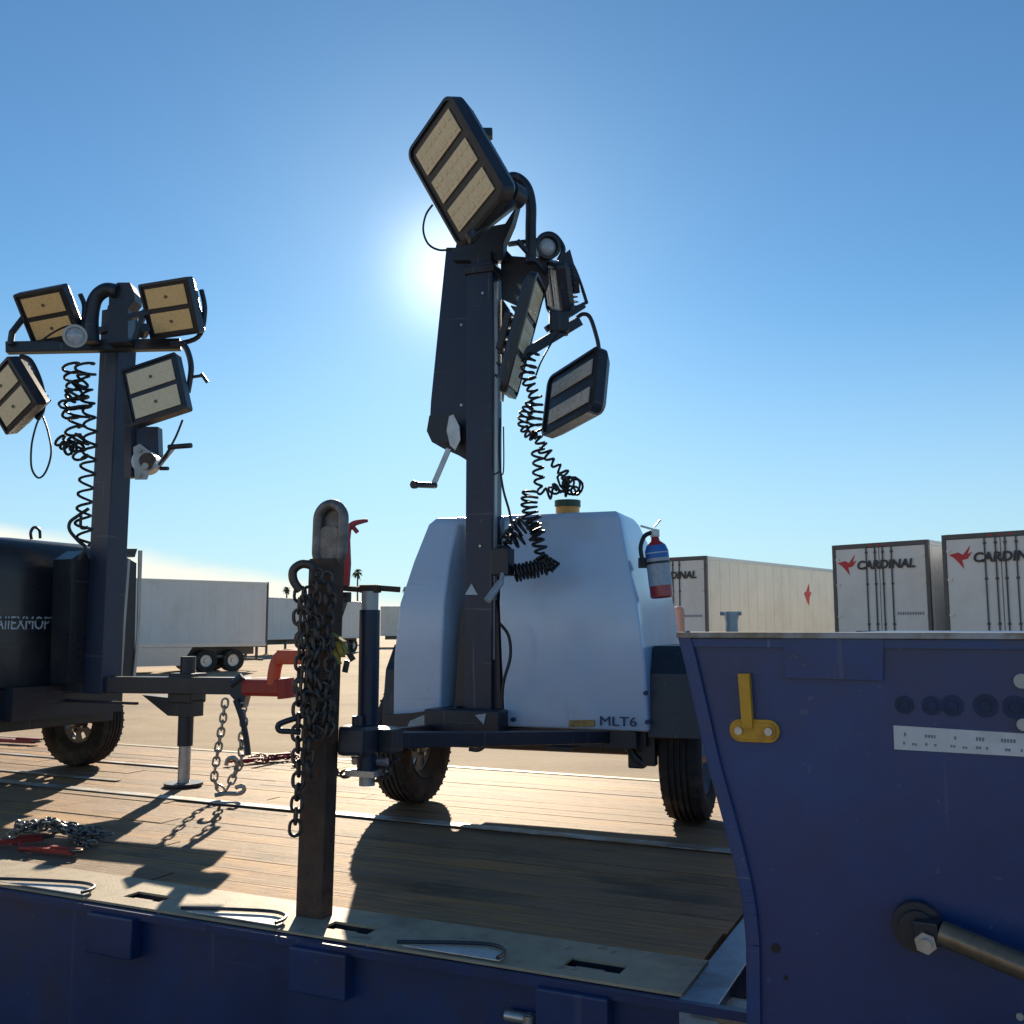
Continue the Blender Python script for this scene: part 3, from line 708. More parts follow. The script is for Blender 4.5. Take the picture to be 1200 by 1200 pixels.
# frame and drawbar
bm = NB()
box(bm, (-.62, -.46, .395), (.60, -.39, .47)); box(bm, (.18, -.52, .375), (.30, -.38, .394))
box(bm, (-.6, .5, .395), (.6, .56, .47))
for s in (-1, 1):
    box(bm, (s * .60 - .03, -.385, .395), (s * .60 + .03, .495, .47))
    bar(bm, (s * .46, -.42, .44), (s * .05, -1.9, .565), .05, .056, bev=.004)
bar(bm, (0, -1.8, .56), (0, -2.0, .575), .075, .085, bev=.005)
box(bm, (-.10, -1.98, .53), (.10, -1.90, .61), None, .005)
obj('drawbar', bm, M['black_metal'], LT, 'local')
bm = NB(); bar(bm, (0, -1.99, .575), (0, -2.10, .58), .10, .10, bev=.015); tube(bm, [(0, -2.05, .52), (0, -2.05, .66)], .02, 10)
obj('coupler', bm, M['black_metal'], LT, 'local')
# pale decal on the left frame member and small triangle sign
d0 = lambda px, py: onp(LT, px, py, 1, -.53)
bm = NB(); prism(bm, [d0(473, 862), d0(480, 845), d0(496, 838), d0(536, 833), d0(540, 856)], WM[LT.name].to_3x3() @ Vector((0, .012, 0)))
obj('frame_decal', bm, M['decal'], LT)
bm = NB(); q = lambda px, py: onp(LT, px, py, 1, -.502)
prism(bm, [onp(LT, 447, 838, 1, -.52), onp(LT, 480, 836, 1, -.52), onp(LT, 535, 828, 1, -.52), onp(LT, 541, 862, 1, -.52), onp(LT, 500, 869, 1, -.52), onp(LT, 449, 873, 1, -.52)], WM[LT.name].to_3x3() @ Vector((0, .06, 0)))
obj('frame_corner', bm, M['black_metal'], LT)
bm = NB(); prism(bm, [onp(LT, 557, 838, 1, -.602), onp(LT, 570, 836, 1, -.602), onp(LT, 567, 849, 1, -.602)], WM[LT.name].to_3x3() @ Vector((0, -.003, 0)))
obj('warning_mark', bm, M['label_grey'], LT)
bm = NB()
pc = [onp(LT, x, y, 1, -.56) for x, y in ((548, 866), (566, 864), (567, 874), (560, 879), (550, 878))]
tube(bm, smooth_path(pc, 6), .010, 8); obj('tow_loop', bm, M['black_metal'], LT, smooth=True)
# bolts and lettering on the right door
for (x, y) in ((602, 843), (757, 812), (759, 846)):
    bm = NB(); c = onp(LT, x, y, 1, -.478); n_ = WM[LT.name].to_3x3() @ Vector((0, -1, 0)); tube(bm, [c + n_ * -.01, c + n_ * .016], .011, 8); obj('door_bolt', bm, M['ink_navy'], LT)
Tm = lambda px, py, yv: Matrix.Translation(WM[LT.name].inverted() @ onp(LT, px, py, 1, yv)) @ Matrix.Rotation(math.pi / 2, 4, 'X')
obj('model_lettering', text_bm('MLT6', .062, Tm(724, 846, -.4805), .002, sx=1.25), M['ink_navy'], LT, 'local')
bm = NB(); prism(bm, [onp(LT, x, y, 1, -.475) for x, y in ((667, 844), (697, 843.5), (697, 851), (667, 852))], WM[LT.name].to_3x3() @ Vector((0, -.004, 0)))
obj('amber_label', bm, mat('faded_amber_label', (.38, .24, .07), .5, var=.4, scale=60), LT)
# black mast: outer tube with a narrower inner section
MX, MY = -.195, -.40
def mast_pt(px, py): return onp(LT, px, py, 1, MY)
bm = NB(); box(bm, (MX - .072, MY - .072, .50), (MX + .072, MY + .072, 2.86), None, .006)
obj('mast', bm, M['mast'], LT, 'local')
bm = NB(); box(bm, (MX - .055, MY - .055, 2.84), (MX + .055, MY + .055, 2.92)); box(bm, (MX - .085, MY - .085, 2.80), (MX + .085, MY + .085, 2.838), None, .004)
obj('mast_cap', bm, M['black_metal'], LT, 'local')
bm = NB(); box(bm, (MX + .0725, MY - .05, .8), (MX + .079, MY - .012, 2.75)); obj('mast_lit_side_strip', bm, M['plug_white'], LT, 'local')  # pale strip paints in the lighter look of the mast's side face
bm = NB()
for (x, y) in ((566, 344), (541, 475), (541, 381), (563, 640)):
    c = onp(LT, x, y, 1, MY - .072); n_ = WM[LT.name].to_3x3() @ Vector((0, -1, 0)); tube(bm, [c, c + n_ * .008], .007, 8)
objs('mast_bolt', bm, M['steel'], LT)
# folded boom cover behind the mast, rounded foot
yv = MY + .09; dv = WM[LT.name].to_3x3() @ Vector((0, .09, 0))
bm = NB(); prism(bm, [onp(LT, x, y, 1, yv) for x, y in ((523, 290), (556, 290), (556, 505), (503, 505), (505, 470), (513, 390))], dv)
cover = obj('boom_cover', bm, M['mast'], LT)
bm = NB(); prism(bm, [onp(LT, x, y, 1, yv - .02) for x, y in ((503, 487), (548, 483), (556, 500), (556, 545), (538, 534), (520, 526), (506, 518), (500, 505))], dv * 1.3)
obj('boom_foot', bm, M['black_metal'], LT)
# winch with crank
bm = NB(); n_ = WM[LT.name].to_3x3() @ Vector((0, -1, 0))
c = onp(LT, 526, 506, 1, yv - .06); tube(bm, [c - n_ * .06, c + n_ * .02], .062, 18)
wn_ = obj('winch_drum', bm, M['black_metal'], LT, smooth=True)
bm = NB(); c2 = onp(LT, 533, 500, 1, yv - .10)
prism(bm, [onp(LT, x, y, 1, yv - .09) for x, y in ((527, 488), (532, 486), (539, 500), (540, 516), (534, 528), (528, 522), (524, 505))], n_ * .008)
obj('winch_plate', bm, M['steel'], wn_)
bm = NB(); bar(bm, onp(LT, 526, 526, 1, yv - .12), onp(LT, 508, 568, 1, yv - .13), .028, .010, n_)
obj('crank_arm', bm, M['steel'], wn_)
bm = NB(); a_ = onp(LT, 510, 569, 1, yv - .13); b_ = onp(LT, 487, 568, 1, yv - .30); tube(bm, [a_, a_.lerp(b_, .5), b_], .0155, 10); tube(bm, [b_, b_ + (b_ - a_) * .12], .021, 10)
objs('crank_grip', bm, M['black_metal'], wn_, smooth=True)
# brackets at the mast head
bm = NB(); yb_ = MY + .0
prism(bm, [onp(LT, x, y, 1, yb_ + .02) for x, y in ((586, 285), (600, 300), (640, 303), (642, 330), (628, 372), (614, 362), (588, 350))], dv * .25)
prism(bm, [onp(LT, x, y, 1, yb_ + .06) for x, y in ((588, 350), (596, 362), (596, 400), (588, 470))], dv * .3)
prism(bm, [onp(LT, x, y, 1, yb_ - .03) for x, y in ((535, 285), (560, 268), (592, 262), (606, 240), (600, 262), (590, 285), (590, 305), (530, 305))], dv * .6)
br = obj('head_bracket', bm, M['black_metal'], LT)
bm = NB(); tube(bm, smooth_path([W(x, y, 4.85) for x, y in ((583, 232), (590, 214), (603, 208), (616, 218), (622, 238), (622, 268), (622, 308))], 6), .0285, 12)
obj('gooseneck_pipe', bm, M['black_metal'], LT, smooth=True)
bm = NB(); bar(bm, W(596, 426, 4.75), W(678, 377, 4.95), .05, .05, bev=.004); bar(bm, W(640, 386, 4.9), W(684, 358, 4.95), .03, .03); box(bm, (-.05, -.05, -.06), (.05, .05, .05), Matrix.Translation(W(655, 378, 4.9)), .01)
obj('lamp_bar', bm, M['black_metal'], LT)
bm = NB(); bar(bm, W(597, 286, 4.85), W(637, 281, 4.95), .03, .02); bar(bm, W(606, 282, 4.8), W(640, 320, 4.9), .02, .02)
objs('cross_strut', bm, M['black_metal'], LT)
# four floodlights
h1, f1, a1, b1 = lamp(LT, 533, 202, 4.55, (66, 116), (53, -70), 1.35, -1, 3, 1, M['led'], thick=.125, corner=.055, mg=(.12, .11), gap=.042, shift=-.006)
bm = NB(); box(bm, (-.035, -.03, -.02), (.035, .03, .02), Matrix.Translation(W(569, 157, 4.68)), .006); obj('latch', bm, M['black_metal'], h1)
bm = NB(); c = W(600, 228, 4.70); tube(bm, [c - Vector((.02, .03, 0)), c + Vector((.03, .04, 0))], .062, 20); obj('pivot', bm, M['black_metal'], h1, smooth=True)
bm = NB(); bar(bm, W(548, 280, 4.62), W(602, 238, 4.65), .07, .04, bev=.006); obj('hinge_block', bm, M['black_metal'], h1)
h2, f2, a2, b2 = lamp(LT, 616, 396, 4.72, (-36, 136), (15, 3), 1.5, 1, 3, 1, M['led'], thick=.055, corner=.04, fixpq=(.02, .36))
h3, f3, a3, b3 = lamp(LT, 647, 338, 5.0, (8, 62), (20, 2), 1.2, 1, 2, 2, M['led_grey'], thick=.07, corner=.03, fixpq=(.10, -.24))
yoke(h3, [W(660, 300, 5.0), W(672, 312, 5.0), W(686, 350, 5.0), W(684, 356, 5.0), W(655, 368, 4.97)], .009)
bm = NB(); prism(bm, [W(x, y, 4.96) for x, y in ((654, 303), (668, 292), (674, 314), (677, 326), (662, 333), (657, 322))], (0, .07, 0)); obj('driver_box', bm, M['black_metal'], h3)
bm = NB(); c = W(641, 290, 4.92); dd = Vector((.25, -1, -.1)).normalized(); lathe(bm, [(0, .050), (.012, .046), (.022, .03), (.024, .004)], frame(dd, dd.orthogonal().normalized(), dd.cross(dd.orthogonal().normalized()), c), 20, closed=False)
rl1 = obj('round_lamp', bm, M['glass'], LT, smooth=True)
bm = NB(); oo = dd.orthogonal().normalized(); lathe(bm, [(-.05, .045), (-.01, .066), (.03, .068), (.032, .052), (.0, .050), (-.045, .03)], frame(dd, oo, dd.cross(oo), c), 24); obj('bezel', bm, M['black_metal'], rl1, smooth=True)
bm = NB(); tube(bm, smooth_path([W(x, y, 4.97) for x, y in ((628, 298), (632, 280), (642, 274), (652, 278), (660, 292), (655, 305))], 5), .014, 8)
tube(bm, [c, c - dd * .07], .05, 14); obj('round_lamp_guard', bm, M['black_metal'], LT, smooth=True)
h4, f4, a4, b4 = lamp(LT, 668, 460, 4.85, (62, -37), (-8, 74), 1.4, -1, 2, 2, M['led_grey'], fins=False, thick=.085, corner=.05, mg=(.12, .12), gap=.07)
yoke(h4, [W(676, 372, 4.95), W(684, 368, 4.95), W(692, 373, 4.95), W(700, 398, 4.95), W(702, 412, 4.95)], .011)
# cables
bm = NB(); tube(bm, smooth_path([W(x, y, 4.6) for x, y in ((507, 240), (499, 252), (496, 270), (502, 286), (515, 293), (530, 292))], 6), .0055, 6)
objs('loop_cable', bm, M['cable'], LT, smooth=True)
bm = NB()
tube(bm, smooth_path([W(x, y, 4.8) for x, y in ((655, 388), (645, 404), (634, 424), (628, 440))], 5), .005, 6)
tube(bm, smooth_path([W(x, y, 4.75) for x, y in ((586, 490), (585, 520), (586, 548), (590, 575), (597, 600), (600, 622))], 5), .006, 6)
tube(bm, smooth_path([W(x, y, 4.75) for x, y in ((577, 505), (577, 552), (585, 553), (590, 552), (590, 500))], 5), .004, 6)
tube(bm, smooth_path([W(x, y, 4.7) for x, y in ((585, 730), (596, 745), (598, 770), (590, 800), (588, 830))], 5), .008, 6)
objs('cable', bm, M['cable'], LT, smooth=True)
bm = NB()
coil(bm, [W(x, y, 4.72) for x, y in ((625, 412), (618, 440), (628, 470), (626, 500), (634, 520))], .030, .034, .0068, .5)
coil(bm, [W(x, y, 4.70) for x, y in ((622, 470), (613, 500), (628, 514))], .022, .026, .0062, .5)
coil(bm, [W(x, y, 4.70) for x, y in ((634, 520), (646, 540), (662, 556), (664, 572))], .024, .044, .0066, .4)
coil(bm, [W(648, 578, 4.66), W(656, 568, 4.62), W(666, 566, 4.64), W(676, 573, 4.70)], .034, .034, .0062, .55)
coil(bm, [W(676, 574, 4.70), W(668, 576, 4.66), W(658, 572, 4.66)], .022, .03, .006, .5)
coil(bm, [W(x, y, 4.70) for x, y in ((630, 524), (631, 552), (633, 575), (650, 577))], .024, .046, .0066, .4)
coil(bm, [W(x, y, 4.66) for x, y in ((622, 574), (620, 592), (624, 612), (630, 632))], .034, .027, .0066, .45)
coil(bm, [W(x, y, 4.62) for x, y in ((626, 605), (631, 632), (634, 655))], .028, .036, .0072, .3)
coil(bm, [W(x, y, 4.60) for x, y in ((648, 655), (640, 664), (620, 668), (603, 672))], .033, .0175, .0068, .3)
coil(bm, [W(x, y, 4.60) for x, y in ((616, 612), (604, 622), (597, 632), (590, 646))], .030, .024, .0064, .55)
coil(bm, [W(x, y, 4.60) for x, y in ((592, 622), (600, 634), (612, 628))], .028, .027, .0064, .55)
coil(bm, [W(x, y, 4.60) for x, y in ((633, 650), (640, 658), (648, 668))], .032, .021, .0068, .45)
objs('coiled_cord', bm, M['cable'], LT, smooth=True)
bm = NB(); box(bm, (-.045, -.045, -.06), (.045, .045, .07), Matrix.Translation(W(589, 660, 4.62)) @ Matrix.Rotation(R(-20), 4, 'Z'), .008)
obj('plug_socket', bm, M['black_metal'], LT)
bm = NB(); tube(bm, [W(587, 682, 4.56), W(571, 704, 4.52)], .017, 10); tube(bm, [W(589, 672, 4.58), W(587, 684, 4.56)], .011, 8); obj('plug_handle', bm, M['plug_white'], LT, smooth=True)
# mast triangle mark
bm = NB(); mp_ = lambda x, y: onp(LT, x, y, 1, MY - .074)
prism(bm, [mp_(545, 697), mp_(560, 697), mp_(552.5, 684)], n_ * .002)
obj('triangle_mark', bm, M['ink_white'], LT)
# filler cap
bm = NB(); c = mk(.195, -.20, 1.53); tube(bm, [c, c + ZD * .05], .062, 24); fc = obj('filler_neck', bm, M['amber'], LT, smooth=True)
bm = NB(); tube(bm, [c + ZD * .05, c + ZD * .058, c + ZD * .085], .068, 24); obj('filler_cap', bm, M['green'], fc, smooth=True)
# mudguards
for s, wdt in ((1, .235), (-1, .085)):
    bm = NB(); x0, x1 = s * .66, s * (.66 + wdt)
    lo, hi = min(x0, x1), max(x0, x1)
    pr = [(-.44, .45), (-.40, .74), (-.30, .87), (.30, .87), (.42, .74), (.44, .45)]
    for a, b in zip(pr, pr[1:]):
        prism(bm, [(lo, a[0], a[1]), (hi, a[0], a[1]), (hi, b[0], b[1]), (lo, b[0], b[1])], (0, .006, -.006))
    if s > 0:   # inner web
        prism(bm, [(lo + .0, -.44, .45), (lo - .02, -.43, .60), (lo + .04, -.30, .868), (lo + .04, .30, .868), (lo, .43, .5)], (-.006, 0, 0))
    obj('mudguard', bm, M['black_metal'], LT, 'local')
bm = NB(); box(bm, (.59, .585, .80), (.645, .65, 1.08), None, .02); box(bm, (.61, .53, .70), (.67, .58, .82)); obj('tail_lamp', bm, M['tail'], LT, 'local')
# jack on the drawbar
jc = WM[LT.name].inverted() @ W(432, 800, 3.46)
bm = NB(); tube(bm, [(jc.x, jc.y, .47), (jc.x, jc.y, 1.02)], .036, 16)
jk = obj('jack', bm, mat('blue_black_jack', (.016, .028, .060), .4, metal=.3, var=.2), LT, 'local', smooth=True)
bm = NB(); tube(bm, [(jc.x, jc.y, 1.02), (jc.x, jc.y, 1.085)], .030, 14); tube(bm, [(jc.x, jc.y, .42), (jc.x, jc.y, .47)], .028, 12); objs('jack_inner_tube', bm, M['plug_white'], jk, 'local', smooth=True)
bm = NB(); i_ = WM[LT.name].inverted(); a_, b_ = i_ @ W(400, 689, 3.46), i_ @ W(469, 691, 3.46)
tube(bm, smooth_path([a_, Vector((jc.x - .03, jc.y, a_.z - .005)), Vector((jc.x, jc.y, 1.098)), b_], 4), .010, 8); box(bm, (jc.x - .035, jc.y - .02, 1.08), (jc.x + .035, jc.y + .02, 1.108), None, .005); obj('jack_handle', bm, M['rust'], jk, 'local', smooth=True)
bm = NB(); box(bm, (jc.x - .055, jc.y - .055, .455), (jc.x + .055, jc.y + .055, .475)); tube(bm, [(jc.x - .06, jc.y + .01, .50), (jc.x + .07, jc.y + .01, .50)], .015, 8); obj('jack_bracket', bm, M['steel'], jk, 'local')
# breakaway wire and safety chains in front
bm = NB(); chain(bm, [W(x, y, 3.5) for x, y in ((465, 890), (450, 900), (432, 903), (412, 905), (398, 908), (385, 900))], .036, .026, .005)
chain(bm, [W(x, y, 3.45) for x, y in ((430, 880), (436, 903), (446, 915), (455, 905), (452, 893))], .03, .024, .004)
obj('safety_chain', bm, M['chain'], LT, smooth=True)

# fire extinguisher on the cabinet side
ea, eb = onp(LT, 767, 632, 0, .66), onp(LT, 776, 700, 0, .70)
ea = W(768, 634, 4.80); eb = W(776, 701, 4.80)
FE = thing('fire_extinguisher', eb, 0, 'red fire extinguisher with grey and blue label hung on the white cabinet side', 'fire extinguisher')
ax_ = (ea - eb); L_ = ax_.length; ax_.normalize(); o1 = ax_.orthogonal().normalized(); fx = frame(ax_, o1, ax_.cross(o1), eb)
bm = NB(); lathe(bm, [(0, .045), (.008, .056), (L_ - .05, .056), (L_ - .02, .045), (L_, .022), (L_ + .02, .018)], fx, 28, closed=False); obj('cylinder', bm, M['ext_red'], FE, smooth=True)
bm = NB(); lathe(bm, [(L_ * .22, .0568), (L_ * .72, .0568)], fx, 28, closed=False); lb = obj('label', bm, M['label_grey'], FE, smooth=True)
bm = NB(); lathe(bm, [(L_ * .70, .0575), (L_ - .05, .0572), (L_ - .022, .047)], fx, 28, closed=False); obj('label_band', bm, M['label_blue'], lb, smooth=True)
bm = NB(); lathe(bm, [(L_ * .78, .058), (L_ * .80, .058)], fx, 28, closed=False); obj('label_line', bm, M['ink_white'], lb, smooth=True)
bm = NB(); c = eb + ax_ * (L_ + .02); box(bm, (-.02, -.02, 0), (.02, .02, .035), Matrix.Translation(c)); bar(bm, c + ZD * .035, c + Vector((-.07, 0, .055)), .02, .008); bar(bm, c + ZD * .05, c + Vector((.03, 0, .085)), .022, .008); tube(bm, [c + Vector((0, -.03, .02)), c + Vector((0, .02, .02))], .018, 12)
obj('valve', bm, M['steel'], FE)
bm = NB(); tube(bm, smooth_path([c + Vector((-.02, -.01, .02)), c + Vector((-.055, -.02, -.0)), c + Vector((-.075, -.03, -.06)), c + Vector((-.062, -.04, -.14))], 6), .011, 8); obj('hose', bm, M['cable'], FE, smooth=True)
bm = NB(); lathe(bm, [(L_ * .60, .0595), (L_ * .64, .0595)], fx, 28, closed=False); bar(bm, eb + ax_ * (L_ * .62), eb + ax_ * (L_ * .62) + Vector((-.09, .03, 0)), .03, .05); obj('bracket', bm, M['black_metal'], FE)

# ================================================================ black light tower
BT = thing('light_tower', UV(-5.72, 4.54, DECK), R(65), 'black light tower trailer with four amber floodlights and red pintle coupler', 'light tower', 'mobile light towers loaded on the flatbed')
b2w = lambda x, y, z: WM[BT.name] @ Vector((x, y, z))
wheel(BT, .56, 0, .315, .20, -1); wheel(BT, -.56, 0, .315, .20, -1)
bm = NB(); tube(bm, [(-.5, 0, .315), (.5, 0, .315)], .03, 12); obj('axle', bm, M['black_metal'], BT, 'local')
FY = -.42
bm = NB(); rg = []
for (z, ins) in ((.60, 0), (1.28, 0), (1.38, .012), (1.45, .045), (1.495, .11), (1.515, .2)):
    hw = .60 - ins
    yf, yb = FY + ins * .6, 1.35 - ins
    rg.append([bm.verts.new((x, y, z)) for x, y in rr_] if False else [bm.verts.new((cx_, (yf + yb) / 2 + cy_, z)) for cx_, cy_ in rrect(2 * hw, yb - yf, .07)])
for A, B in zip(rg, rg[1:]):
    for k in range(len(A)): bm.faces.new((A[k], A[(k + 1) % len(A)], B[(k + 1) % len(A)], B[k]))
bm.faces.new(rg[0]); bm.faces.new(rg[-1])
obj('cabinet', bm, M['black_body'], BT, 'local', smooth=True)
# seam ridges across the front, skirt; pale strips paint in the sunlit corner rim
bm = NB(); box(bm, (-.53, FY - .008, 1.0), (-.05, FY + .01, 1.012)); box(bm, (-.60, FY + .02, .585), (.60, 1.3, .60)); obj('cabinet_seam', bm, M['black_metal'], BT, 'local')
bm = NB(); box(bm, (-.58, FY + .02, .33), (.46, 1.3, .42), None, .01); box(bm, (-.58, FY - .02, .42), (.40, 1.25, .584)); obj('chassis', bm, M['black_metal'], BT, 'local')
bm = NB()
prism(bm, [onp(BT, x, y, 1, FY - .12) for x, y in ((150, 655), (153, 655), (147, 735), (143, 800), (139, 800), (144, 735))], b2w(0, .01, 0) - b2w(0, 0, 0))
prism(bm, [onp(BT, x, y, 1, FY - .06) for x, y in ((163, 645), (167, 645), (164, 740), (159, 795), (156, 795), (161, 740))], b2w(0, .01, 0) - b2w(0, 0, 0))
prism(bm, [onp(BT, x, y, 1, FY - .12) for x, y in ((128, 795), (160, 795), (160, 799), (128, 799))], b2w(0, .02, 0) - b2w(0, 0, 0))
objs('sun_rim_strip', bm, M['plug_white'], BT)
bm = NB(); prism(bm, [onp(BT, x, y, 1, FY - .05) for x, y in ((146, 652), (160, 660), (157, 795), (140, 795))], b2w(0, .05, 0) - b2w(0, 0, 0)); prism(bm, [onp(BT, x, y, 1, FY - .05) for x, y in ((146, 643), (161, 643), (158, 653), (147, 650))], b2w(0, .1, 0) - b2w(0, 0, 0))
objs('corner_panel', bm, M['black_metal'], BT)
Tb = Matrix.Translation(WM[BT.name].inverted() @ onp(BT, 66, 731, 1, FY - .003)) @ Matrix.Rotation(math.pi / 2, 4, 'X')
obj('cabinet_lettering', text_bm('NAIIEXMOPT', .115, Tb, .002, ax='RIGHT', sx=.74), M['ink_white'], BT, 'local')
bm = NB(); c = b2w(-.30, .0, 1.515); tube(bm, smooth_path([onp(BT, x, y, 1, -.15) for x, y in ((37, 632), (36, 624), (40, 618), (46, 621), (47, 631))], 5), .010, 8); obj('lifting_eye', bm, M['black_metal'], BT, smooth=True)
# mast: find its centreline in the tower's frame
mb = onp(BT, 127, 650, 1, -.74); ml = WM[BT.name].inverted() @ mb; MBX = ml.x
bm = NB(); box(bm, (MBX - .078, -.82, .55), (MBX + .078, -.66, 3.02), None, .006); obj('mast', bm, M['mast'], BT, 'local')
bm = NB(); prism(bm, [onp(BT, x, y, 1, -.66) for x, y in ((84, 655), (100, 645), (104, 655), (143, 657), (142, 800), (80, 800))], b2w(0, .16, 0) - b2w(0, 0, 0)); obj('mast_housing', bm, M['black_body'], BT)
bm = NB(); box(bm, (MBX - .1, -.84, 2.86), (MBX + .1, -.64, 2.90)); box(bm, (MBX - .06, -.80, 2.9), (MBX + .06, -.68, 3.06), None, .02); obj('mast_cap', bm, M['black_metal'], BT, 'local')
# head: crossbar, pipe bend, knuckle
bd = 5.95
bm = NB(); bar(bm, W(8, 408, bd), W(212, 404, bd + .2), .07, .07, bev=.006); obj('crossbar', bm, M['black_metal'], BT)
bm = NB(); tube(bm, smooth_path([W(x, y, bd) for x, y in ((108, 402), (107, 372), (112, 350), (124, 340), (138, 342))], 6), .045, 12); obj('bent_pipe', bm, M['black_metal'], BT, smooth=True)
bm = NB(); prism(bm, [W(x, y, bd) for x, y in ((128, 338), (138, 331), (152, 331), (157, 342), (158, 352), (150, 362), (150, 400), (126, 402))], (0, .12, 0)); obj('knuckle', bm, M['black_metal'], BT)
bm = NB(); bar(bm, W(150, 372, bd), W(176, 366, bd), .035, .035); bar(bm, W(170, 364, bd), W(158, 398, bd), .03, .03); tube(bm, [W(170, 384, bd - .1), W(168, 392, bd)], .03, 8); objs('lamp_arm', bm, M['black_metal'], BT)
LO = M['led_orange']
g = lamp(BT, 56, 371, 5.9, (58, -11), (24, 62), 1.0, -1, 2, 2, LO, thick=.11, corner=.015, screws=True)[0]
yoke(g, [W(94, 345, 6.0), W(99, 360, 6.0), W(96, 385, 5.95), W(88, 400, 5.95)], .016)
bm = NB(); tube(bm, [W(28, 372, 5.95), W(14, 390, 5.9), W(12, 404, 5.9)], .02, 8); obj('yoke_arm', bm, M['black_metal'], g)
g = lamp(BT, 198, 362, 5.9, (58, -9), (15, 66), 1.0, -1, 2, 2, LO, thick=.12, corner=.015, screws=True)[0]
yoke(g, [W(236, 340, 6.0), W(240, 365, 6.0), W(232, 395, 6.0), W(200, 404, 6.0)], .016)
g = lamp(BT, 180, 456, 5.8, (66, -22), (14, 66), 1.0, -1, 2, 2, M['led'], thick=.12, corner=.015, screws=True)[0]
yoke(g, [W(205, 403, 5.95), W(217, 406, 5.95), W(224, 430, 5.95), W(220, 460, 5.95)], .018)
g = lamp(BT, 9, 464, 5.7, (34, 56), (-36, 38), 1.0, -1, 2, 1, M['led'], thick=.12, corner=.015, screws=True)[0]
yoke(g, [W(24, 418, 5.85), W(36, 424, 5.85), W(48, 452, 5.85), W(50, 478, 5.85), W(44, 490, 5.8)], .018)
bm = NB(); bar(bm, W(224, 442, 5.95), W(238, 440, 5.95), .016, .016); bar(bm, W(236, 438, 5.95), W(243, 448, 5.95), .02, .02); obj('lamp_handle', bm, M['black_metal'], BT)
bm = NB(); c = W(88, 394, 5.75); dd = Vector((.35, -1, -.15)).normalized(); oo = dd.orthogonal().normalized(); lathe(bm, [(-.01, .056), (0, .054), (.008, .040), (.016, .020), (.018, .004)], frame(dd, oo, dd.cross(oo), c), 24, closed=False); rl = obj('round_lamp', bm, M['glass'], BT, smooth=True)
bm = NB(); lathe(bm, [(-.07, .03), (-.03, .062), (.010, .070), (.012, .055), (-.02, .050), (-.065, .02)], frame(dd, oo, dd.cross(oo), c), 24, closed=False); obj('lamp_shell', bm, M['plug_white'], rl, smooth=True)
# winch
bm = NB(); prism(bm, [W(x, y, 6.05) for x, y in ((150, 500), (185, 500), (186, 532), (182, 545), (150, 545))], (0, .08, 0)); bar(bm, W(154, 470, 6.05), W(154, 560, 6.05), .06, .06, VDIR); wb = obj('winch_box', bm, M['mast'], BT)
bm = NB(); c = W(168, 540, 5.95); tube(bm, [c, c + Vector((0, .1, 0))], .075, 18); obj('winch_drum', bm, M['steel'], wb)
bm = NB()
for yy in (5.90, 6.02): prism(bm, [W(x, y, yy) for x, y in ((156, 524), (164, 520), (172, 526), (181, 534), (184, 546), (176, 552), (172, 562), (158, 562))], (0, .006, 0))
tube(bm, [W(170, 546, 5.86), W(170, 546, 6.05)], .02, 10); tube(bm, [W(163, 528, 5.88), W(163, 528, 6.05)], .011, 8); tube(bm, [W(163, 557, 5.88), W(163, 557, 6.05)], .011, 8)
obj('winch_frame', bm, M['plug_white'], wb)
bm = NB(); tube(bm, [W(173, 540, 5.885), W(173, 540, 5.895)], .05, 16); obj('winch_gear', bm, M['chain'], wb)
bm = NB(); bar(bm, W(184, 548, 5.88), W(204, 523, 5.85), .03, .012, VDIR); obj('crank_arm', bm, M['steel'], wb)
bm = NB(); tube(bm, [W(198, 524, 5.85), W(224, 522, 5.80)], .016, 10); tube(bm, [W(188, 549, 5.87), W(197, 549, 5.85)], .012, 8); objs('crank_grip', bm, M['black_metal'], wb, smooth=True)
# cables
bm = NB(); tube(bm, smooth_path([W(x, y, 5.7) for x, y in ((50, 488), (56, 505), (60, 530), (54, 552), (45, 560), (37, 548), (37, 522), (42, 500), (47, 488))], 6), .006, 6)
tube(bm, smooth_path([W(x, y, 5.85) for x, y in ((214, 492), (206, 512), (196, 530), (186, 545))], 6), .007, 6)
tube(bm, smooth_path([W(x, y, 5.75) for x, y in ((45, 402), (62, 390), (80, 382), (90, 386))], 6), .006, 6)
objs('loop_cable', bm, M['cable'], BT, smooth=True)
bm = NB()
coil(bm, [W(x, y, 5.8) for x, y in ((82, 425), (86, 450), (92, 480), (90, 500))], .055, .055, .0085, .4)
coil(bm, [W(x, y, 5.75) for x, y in ((100, 424), (98, 446), (80, 470), (84, 490))], .050, .062, .0085, .5)
coil(bm, [W(x, y, 5.8) for x, y in ((96, 440), (104, 480), (106, 520), (102, 560), (98, 600), (99, 640))], .042, .085, .0085, .3)
coil(bm, [W(x, y, 5.75) for x, y in ((68, 515), (78, 524), (90, 522), (98, 512))], .034, .030, .009, .5)
coil(bm, [W(x, y, 5.75) for x, y in ((84, 500), (92, 530), (98, 540))], .040, .05, .0085, .4)
tube(bm, smooth_path([W(x, y, 5.75) for x, y in ((104, 596), (92, 604), (82, 612), (82, 622), (92, 634), (100, 642), (92, 656))], 6), .010, 6)
tube(bm, smooth_path([W(x, y, 5.75) for x, y in ((103, 618), (95, 618), (95, 604))], 6), .010, 6)
objs('coiled_cord', bm, M['cable'], BT, smooth=True)
